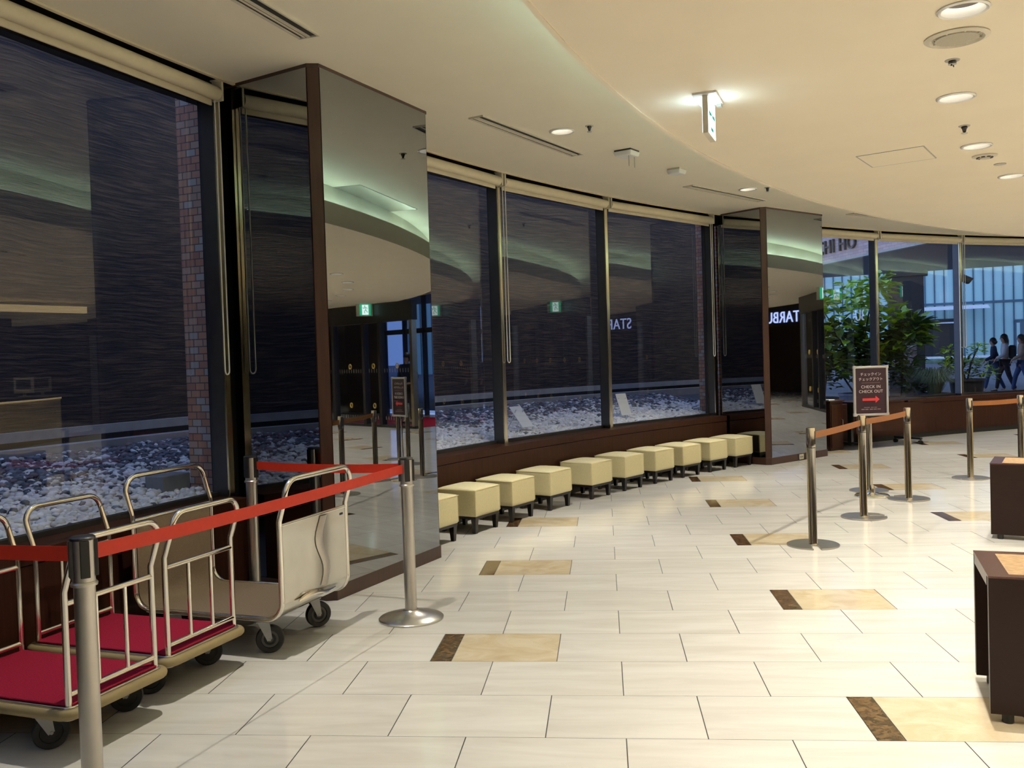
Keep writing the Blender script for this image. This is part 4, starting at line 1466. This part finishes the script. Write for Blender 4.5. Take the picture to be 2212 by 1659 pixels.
def person(label, loc, rz, cloth, H=1.62, stride=.28, longhair=False, swing=.25, elbow=.25, bag=False, held=False, group=None):
    """faces local +y"""
    t = thing('person', label, 'person', loc, rz, group)
    k = H / 1.70
    J = {}
    def S(n, x, y, z, r, r2=None): J[n] = (x * k, y * k, z * k, r * k, (r2 or r) * k)
    S('pelvis', 0, 0, .93, .125, .10); S('waist', 0, .0, 1.06, .115, .09); S('chest', 0, .01, 1.25, .135, .10); S('neckb', 0, .0, 1.40, .07, .065); S('neck', 0, .015, 1.455, .05)
    S('jaw', 0, .045, 1.50, .055, .06); S('head', 0, .03, 1.58, .075, .088); S('crown', 0, .02, 1.66, .058, .065)
    for s, nm in ((-1, 'l'), (1, 'r')):
        f = s * stride
        S('hip' + nm, s * .09, .0, .88, .088); S('knee' + nm, s * .10, f * .45 + .03, .50, .056); S('ankle' + nm, s * .10, f * .9 - .02, .09, .036); S('toe' + nm, s * .11, f * .9 + .12, .035, .03)
        S('sho' + nm, s * .165, 0, 1.37, .058); S('elb' + nm, s * .215, -f * swing * 1.2 - .03, 1.10, .04); S('wri' + nm, s * .21, -f * swing * 1.8 + elbow * .55, .90 + elbow * .35, .026)
        w = J['wri' + nm]
        S('palm' + nm, w[0] / k, w[1] / k + .03, w[2] / k - .055, .030, .018)
        pl = J['palm' + nm]
        for q in range(4):
            S('f%d%s' % (q, nm), pl[0] / k + (q - 1.5) * .012, pl[1] / k + .025, pl[2] / k - .045 - .006 * (1 - abs(q - 1.3) * .6), .0085)
            S('g%d%s' % (q, nm), pl[0] / k + (q - 1.5) * .013, pl[1] / k + .050, pl[2] / k - .070 - .006 * (1 - abs(q - 1.3) * .6), .007)
        S('th' + nm, pl[0] / k - s * .032, pl[1] / k + .028, pl[2] / k - .012, .009)
    names = list(J)
    idx = {n: i for i, n in enumerate(names)}
    E_ = [('pelvis', 'waist'), ('waist', 'chest'), ('chest', 'neckb'), ('neckb', 'neck'), ('neck', 'jaw'), ('jaw', 'head'), ('head', 'crown')]
    for nm in 'lr':
        E_ += [('pelvis', 'hip' + nm), ('hip' + nm, 'knee' + nm), ('knee' + nm, 'ankle' + nm), ('ankle' + nm, 'toe' + nm), ('chest', 'sho' + nm), ('sho' + nm, 'elb' + nm), ('elb' + nm, 'wri' + nm), ('wri' + nm, 'palm' + nm), ('palm' + nm, 'th' + nm)]
        for q in range(4): E_ += [('palm' + nm, 'f%d%s' % (q, nm)), ('f%d%s' % (q, nm), 'g%d%s' % (q, nm))]
    skinmesh('body', [J[n] for n in names], [(idx[a], idx[b]) for a, b in E_], M['skin'], t, idx['pelvis'], 1)

    def sub(name, ns, es, m, grow):
        ii = {n: i for i, n in enumerate(ns)}
        vv = [(J[n][0], J[n][1], J[n][2], J[n][3] + grow * k, J[n][4] + grow * k) for n in ns]
        return skinmesh(name, vv, [(ii[a], ii[b]) for a, b in es], m, t, 0, 1)
    top, legs, shoe = cloth
    sub('jacket', ['chest', 'waist', 'pelvis', 'neckb', 'shol', 'elbl', 'wril', 'shor', 'elbr', 'wrir'], [('chest', 'waist'), ('waist', 'pelvis'), ('chest', 'neckb'), ('chest', 'shol'), ('shol', 'elbl'), ('elbl', 'wril'), ('chest', 'shor'), ('shor', 'elbr'), ('elbr', 'wrir')], top, .020)
    sub('trousers', ['pelvis', 'hipl', 'kneel', 'anklel', 'hipr', 'kneer', 'ankler'], [('pelvis', 'hipl'), ('hipl', 'kneel'), ('kneel', 'anklel'), ('pelvis', 'hipr'), ('hipr', 'kneer'), ('kneer', 'ankler')], legs, .018)
    for nm in 'lr':
        A, T_ = Vector(J['ankle' + nm][:3]), Vector(J['toe' + nm][:3])
        skinmesh('shoe', [(A.x, A.y - .035 * k, .045 * k, .042 * k, .04 * k), (A.x, A.y + .04 * k, .042 * k, .043 * k, .038 * k), (T_.x, T_.y + .02 * k, .034 * k, .040 * k, .028 * k)], [(0, 1), (1, 2)], shoe, t, 0, 1)
    # hair shell, face features
    h = J['head']
    hv = [(0, h[1] - .015 * k, h[2] + .03 * k, .088 * k, .098 * k), (0, h[1] - .035 * k, h[2] - .03 * k, .080 * k, .075 * k), (0, h[1] - .005 * k, h[2] + .085 * k, .06 * k, .068 * k)]
    he = [(0, 1), (0, 2)]
    if longhair:
        hv += [(0, h[1] - .06 * k, h[2] - .12 * k, .085 * k, .06 * k), (0, h[1] - .075 * k, h[2] - .24 * k, .085 * k, .05 * k)]
        he += [(1, 3), (3, 4)]
    hm = MB()
    hm.lathe([(.092 * k * math.sin(q * PI / 12), .108 * k * math.cos(q * PI / 12)) for q in range(13)], 20, (0, 0, 0))
    drop = .30 * k if longhair else .02 * k
    hm.v = [(x * .95, h[1] - .020 * k + y * 1.12 - (.03 * k if z < 0 else 0), h[2] + .022 * k + (z if z > 0 else z * (1 if y > -.01 else 1 + drop / (.108 * k)))) for x, y, z in hm.v]
    hm.build('hair', M['hair'], t, smooth=True)
    fy = h[1] + .088 * k
    nose = MB().add([(0, fy - .012 * k, h[2] + .008 * k), (-.013 * k, fy - .01 * k, h[2] - .035 * k), (.013 * k, fy - .01 * k, h[2] - .035 * k), (0, fy + .016 * k, h[2] - .03 * k)], [(0, 1, 3), (0, 3, 2), (1, 2, 3)])
    nose.build('nose', M['skin'], t, smooth=True)
    for s in (-1, 1):
        MB().lathe([(.0, -.008 * k), (.010 * k, -.003 * k), (.010 * k, .003 * k), (.0, .008 * k)], 10, (s * .030 * k, fy - .012 * k, h[2] + .002 * k)).build('eye', M['blackcloth'], t, smooth=True)
    MB().box((0, fy - .022 * k, h[2] - .058 * k), (.04 * k, .01 * k, .010 * k)).build('mouth', M['redbelt'], t, bevel=.003)
    if bag:
        MB().box((.0, -.20 * k, 1.17 * k), (.30 * k, .17 * k, .40 * k)).build('backpack', M['blackcloth'], t, bevel=.05, seg=3)
    if held:
        MB().box((-.12 * k, .20 * k, .93 * k), (.20 * k, .10 * k, .10 * k)).build('held_pouch', M['whitecloth'], t, bevel=.02)
    return t


person('person walking outside, leftmost of the three, in a dark navy jacket and jeans', (10.84, 26.70, .19), math.radians(72), (M['navy'], M['denim'], M['whitecloth']), 1.50, .30, False, held=True)
person('person walking outside with long dark hair, white top and a black backpack', (10.98, 26.33, .18), math.radians(75), (M['whitecloth'], M['blackcloth'], M['blackcloth']), 1.60, .26, True, bag=True)
person('person in a tan top and jeans cut by the right edge of the photo', (11.16, 25.72, .17), math.radians(75), (M['tancloth'], M['denim'], M['whitecloth']), 1.58, .28, True, held=True)

# ================================================================== THINGS SEEN ONLY AS REFLECTIONS
# entrance lobby at the far right, seen in the mirror columns
t = struct(empty('door_1', (12.4, 15.38, 0)), 'glass entrance doors with black header seen in the mirror columns')
hb = MB().box((0, 0, 2.70), (5.4, .16, .44)).build('header', M['blackp'], t)
MB().box((0, 0, .03), (5.4, .12, .06)).build('bottom_rail', M['dark_m'], t)
for x in (-2.62, -1.4, -.75, .55, 1.2, 2.62):
    MB().box((x, 0, 1.27), (.10, .14, 2.44)).build('door_post', M['mull'] if x in (-2.62, 2.62) else M['dark_m'], t)
xs = (-2.57, -1.35, -.70, .60, 1.25, 2.57)
for i in range(5):
    x0, x1 = xs[i], xs[i + 1] - .10
    g = MB().add([(x0, 0, .06), (x1, 0, .06), (x1, 0, 2.48), (x0, 0, 2.48)], [(0, 1, 2, 3)]).build('glass_leaf', M['glass_d'], t, fix=False)
    st = MB()
    for z in (1.45, .50):
        st.tube([((x0 + x1) / 2 + .045 * math.cos(a * PI / 8), -.008, z + .055 * math.sin(a * PI / 8)) for a in range(16)], .014, 6, closed=True)
    st.build('gold_ring', M['gold'], g)
    dd = MB()
    n = int((x1 - x0) / .1)
    for q in range(n): dd.box((x0 + .05 + q * .1, -.006, 1.34), (.012, .003, .09)); dd.box((x0 + .05 + q * .1, -.006, .22), (.012, .003, .09))
    dd.build('glass_marking', M['greyp'], g)
cp = MB().box((0, 0, .006), (4.9, 2.5, .012)).build('door_mat', M['carpet'], None, loc=(12.4, 16.9, 0))
tag(cp, 'red carpet inside the glass entrance seen in the mirror column', 'carpet')
for th, s in ((98, 1), (80, 1)):
    p = pol(18.7, th)
ow = struct(empty('door_2', (*pol(18.9, 89), 0)), 'outer glass entrance wall seen in the mirror columns')
pc = pol(18.9, 89)
for th in (80, 83, 86, 89, 92, 95, 98):
    p = pol(18.9, th) - pc
    MB().box((p.x, p.y, 1.75), (.12, .09, 3.5), math.radians(th)).build('door_post', M['dark_m'], ow)
for th in (80, 83, 86, 89, 92, 95):
    a, b = pol(18.9, th) - pc, pol(18.9, th + 3) - pc
    MB().add([(a.x, a.y, .05), (b.x, b.y, .05), (b.x, b.y, 3.45), (a.x, a.y, 3.45)], [(0, 1, 2, 3)]).build('glass_leaf', M['glass_d'], ow, fix=False)
    d = b - a
    MB().box(((a.x + b.x) / 2, (a.y + b.y) / 2, 2.42), (d.length, .06, .14), math.atan2(d.y, d.x)).build('transom', M['dark_m'], ow)
struct(MB().arc([(18.80, 0), (18.88, 0), (18.88, 3.6), (18.80, 3.6)], 80, 88.4, 10).build('wall_sky_block', M['dkbrown']), 'added dark panel blocking the brightness of the outer entrance glass')  # dark panel added to block bright sky through this stretch of glass
# exit sign over the entrance
t = thing('exit_sign', 'green running-man exit sign over the entrance, seen in mirrors and glass', 'exit sign', (11.25, 15.14, 2.79), math.radians(-64))
MB().box((0, .03, 0), (.42, .05, .30)).build('housing', M['vent'], t, bevel=.004)
MB().box((0, .0, 0), (.26, .012, .26)).build('green_face', M['exitgreen'], t)
w = MB()
w.box((0, -.008, 0), (.15, .003, .235))
w.build('white_field', M['exitwhite'], t)
r = MB()
y = -.012
r.lathe([(.0, 0), (.016, 0)], 14, (.012, y, .085), 0, Matrix.Rotation(PI / 2, 3, 'X'))
for p, q in (((.010, .06), (-.012, .0)), ((.010, .055), (.045, .03)), ((.045, .03), (.055, .055)), ((.010, .06), (-.03, .05)), ((-.03, .05), (-.045, .02)), ((-.012, .0), (.02, -.035)), ((.02, -.035), (.015, -.085)), ((-.012, .0), (-.035, -.045)), ((-.035, -.045), (-.06, -.06))):
    r.tube([(p[0], y, p[1]), (q[0], y, q[1])], .008, 6)
r.build('running_man', M['exitgreen'], t)

# shop sign on the far wall
cth = 60.4
p = pol(18.68, cth); xd = Vector((math.sin(math.radians(cth)), -math.cos(math.radians(cth)), 0))
t = thing('shop_sign', 'lit blue-white shop lettering on the far brown wall, seen mirrored', 'sign', (p.x, p.y, 2.72))
MB().box((0, 0, 0), (3.9, .05, .62), math.atan2(xd.y, xd.x)).build('backing', M['dkbrown'], t)
inn = Vector((-math.cos(math.radians(cth)), -math.sin(math.radians(cth)), 0))
text('lettering', 'STARBUCKS', .58, M['starlit'], t, frame_mx(inn * .035, xd), .012, 'CENTER', 1.0, 1.05)

# reception counter
t = thing('reception_counter', 'reception counter with a glowing front edge, seen reflected in the left window', 'counter', (10.74, 10.96, 0))
pts = [Vector(q) for q in ((9.75, 8.6), (10.15, 9.8), (10.74, 10.96), (11.6, 12.2), (12.75, 13.45))]
front, top, glow = MB(), MB(), MB()
for a, b in zip(pts, pts[1:]):
    d = b - a; c = (a + b) / 2 - Vector((10.74, 10.96)); an = math.atan2(d.y, d.x); nn = Vector((d.y, -d.x)).normalized()
    q = c + nn * .25
    front.box((q.x, q.y, .47), (d.length + .02, .06, .94), an)
    q = c + nn * .36
    top.box((q.x, q.y, 1.01), (d.length + .1, .80, .05), an)
    q = c + nn * .205
    glow.box((q.x, q.y, .955), (d.length, .03, .035), an)
front.build('front_panel', M['counterlit'], t)
top.build('counter_top', M['tablewood'], t)
glow.build('light_strip', M['strip'], t)
for i, (x, y) in enumerate(((10.75, 10.35), (11.75, 11.9), (12.45, 12.65))):
    o = thing('monitor', ['pale monitor at the left of the reflected reception counter', 'pale monitor in the middle of the reflected reception counter', 'pale monitor at the right of the reflected reception counter'][i], 'monitor', (x, y, 1.035), math.radians(-50), 'reception monitors')
    MB().box((0, 0, .25), (.38, .05, .34)).build('screen_case', M['screen'], o, bevel=.01)
    MB().box((0, -.028, .27), (.28, .006, .20)).build('screen', M['screen_d'], o)
    sn = MB().box((0, .02, .05), (.06, .04, .10)); sn.box((0, .02, .008), (.22, .16, .016))
    sn.build('stand', M['screen'], o)
b = MB().box((0, 0, 0), (.12, 4.2, .13)).build('ceiling_light_strip', M['strip'], None, loc=(9.95, 10.2, 2.78))
tag(b, 'long warm light strip over the reception, seen reflected in the left window', 'light')
struct(MB().box((15.3, 10.6, 1.45), (.2, 5.6, 2.9)).build('wall_reception', M['dkbrown']), 'dark wall behind the reception')
person('person in dark clothes standing inside the glass entrance, seen in the mirror column', (11.15, 16.25, .012), math.radians(150), (M['navy'], M['blackcloth'], M['blackcloth']), 1.74, .06, False)

# ================================================================== LIGHT, SKY, CAMERA
w = bpy.data.worlds.new('dusk_sky'); SC.world = w; w.use_nodes = True
nt = w.node_tree; bg = nt.nodes['Background']
tc = N(nt, 'ShaderNodeTexCoord'); sp = N(nt, 'ShaderNodeSeparateXYZ')
cr = N(nt, 'ShaderNodeValToRGB')
cr.color_ramp.elements[0].position = .0; cr.color_ramp.elements[0].color = (.46, .62, 1.0, 1)
cr.color_ramp.elements[1].position = .8; cr.color_ramp.elements[1].color = (.34, .50, 1.0, 1)
nt.links.new(tc.outputs['Generated'], sp.inputs[0]); nt.links.new(sp.outputs['Z'], cr.inputs['Fac'])
nt.links.new(cr.outputs['Color'], bg.inputs['Color'])
bg.inputs['Strength'].default_value = 1.9

cam = bpy.data.cameras.new('camera')
cam.sensor_width = 36; cam.lens = 1977.79 * 36 / 2212
cam.clip_start = .05; cam.clip_end = 300
co = bpy.data.objects.new('camera', cam); COL.objects.link(co)
pit, rol, yaw = .02651113, -.03158781, .09922559
cp_, sp_, c_, s_ = math.cos(pit), math.sin(pit), math.cos(rol), math.sin(rol)
right = Vector((c_, sp_ * s_, cp_ * s_)); up = Vector((-s_, sp_ * c_, cp_ * c_)); fw = Vector((0, cp_, -sp_))
Rz = Matrix.Rotation(yaw, 3, 'Z')
right, up, fw = Rz @ right, Rz @ up, Rz @ fw
mw = Matrix((right, up, -fw)).transposed().to_4x4(); mw.translation = (0, 0, 1.5)
co.matrix_world = mw
SC.camera = co

SC.view_settings.view_transform = 'Standard'
SC.view_settings.look = 'None'
SC.view_settings.exposure = 0.0
cy = SC.cycles
cy.max_bounces = 7; cy.diffuse_bounces = 3; cy.glossy_bounces = 4; cy.transmission_bounces = 4; cy.transparent_max_bounces = 12
cy.caustics_reflective = False; cy.caustics_refractive = False
cy.sample_clamp_indirect = 6.0
cy.use_denoising = True
cy.use_light_tree = True
cy.use_adaptive_sampling = True
cy.adaptive_threshold = .035
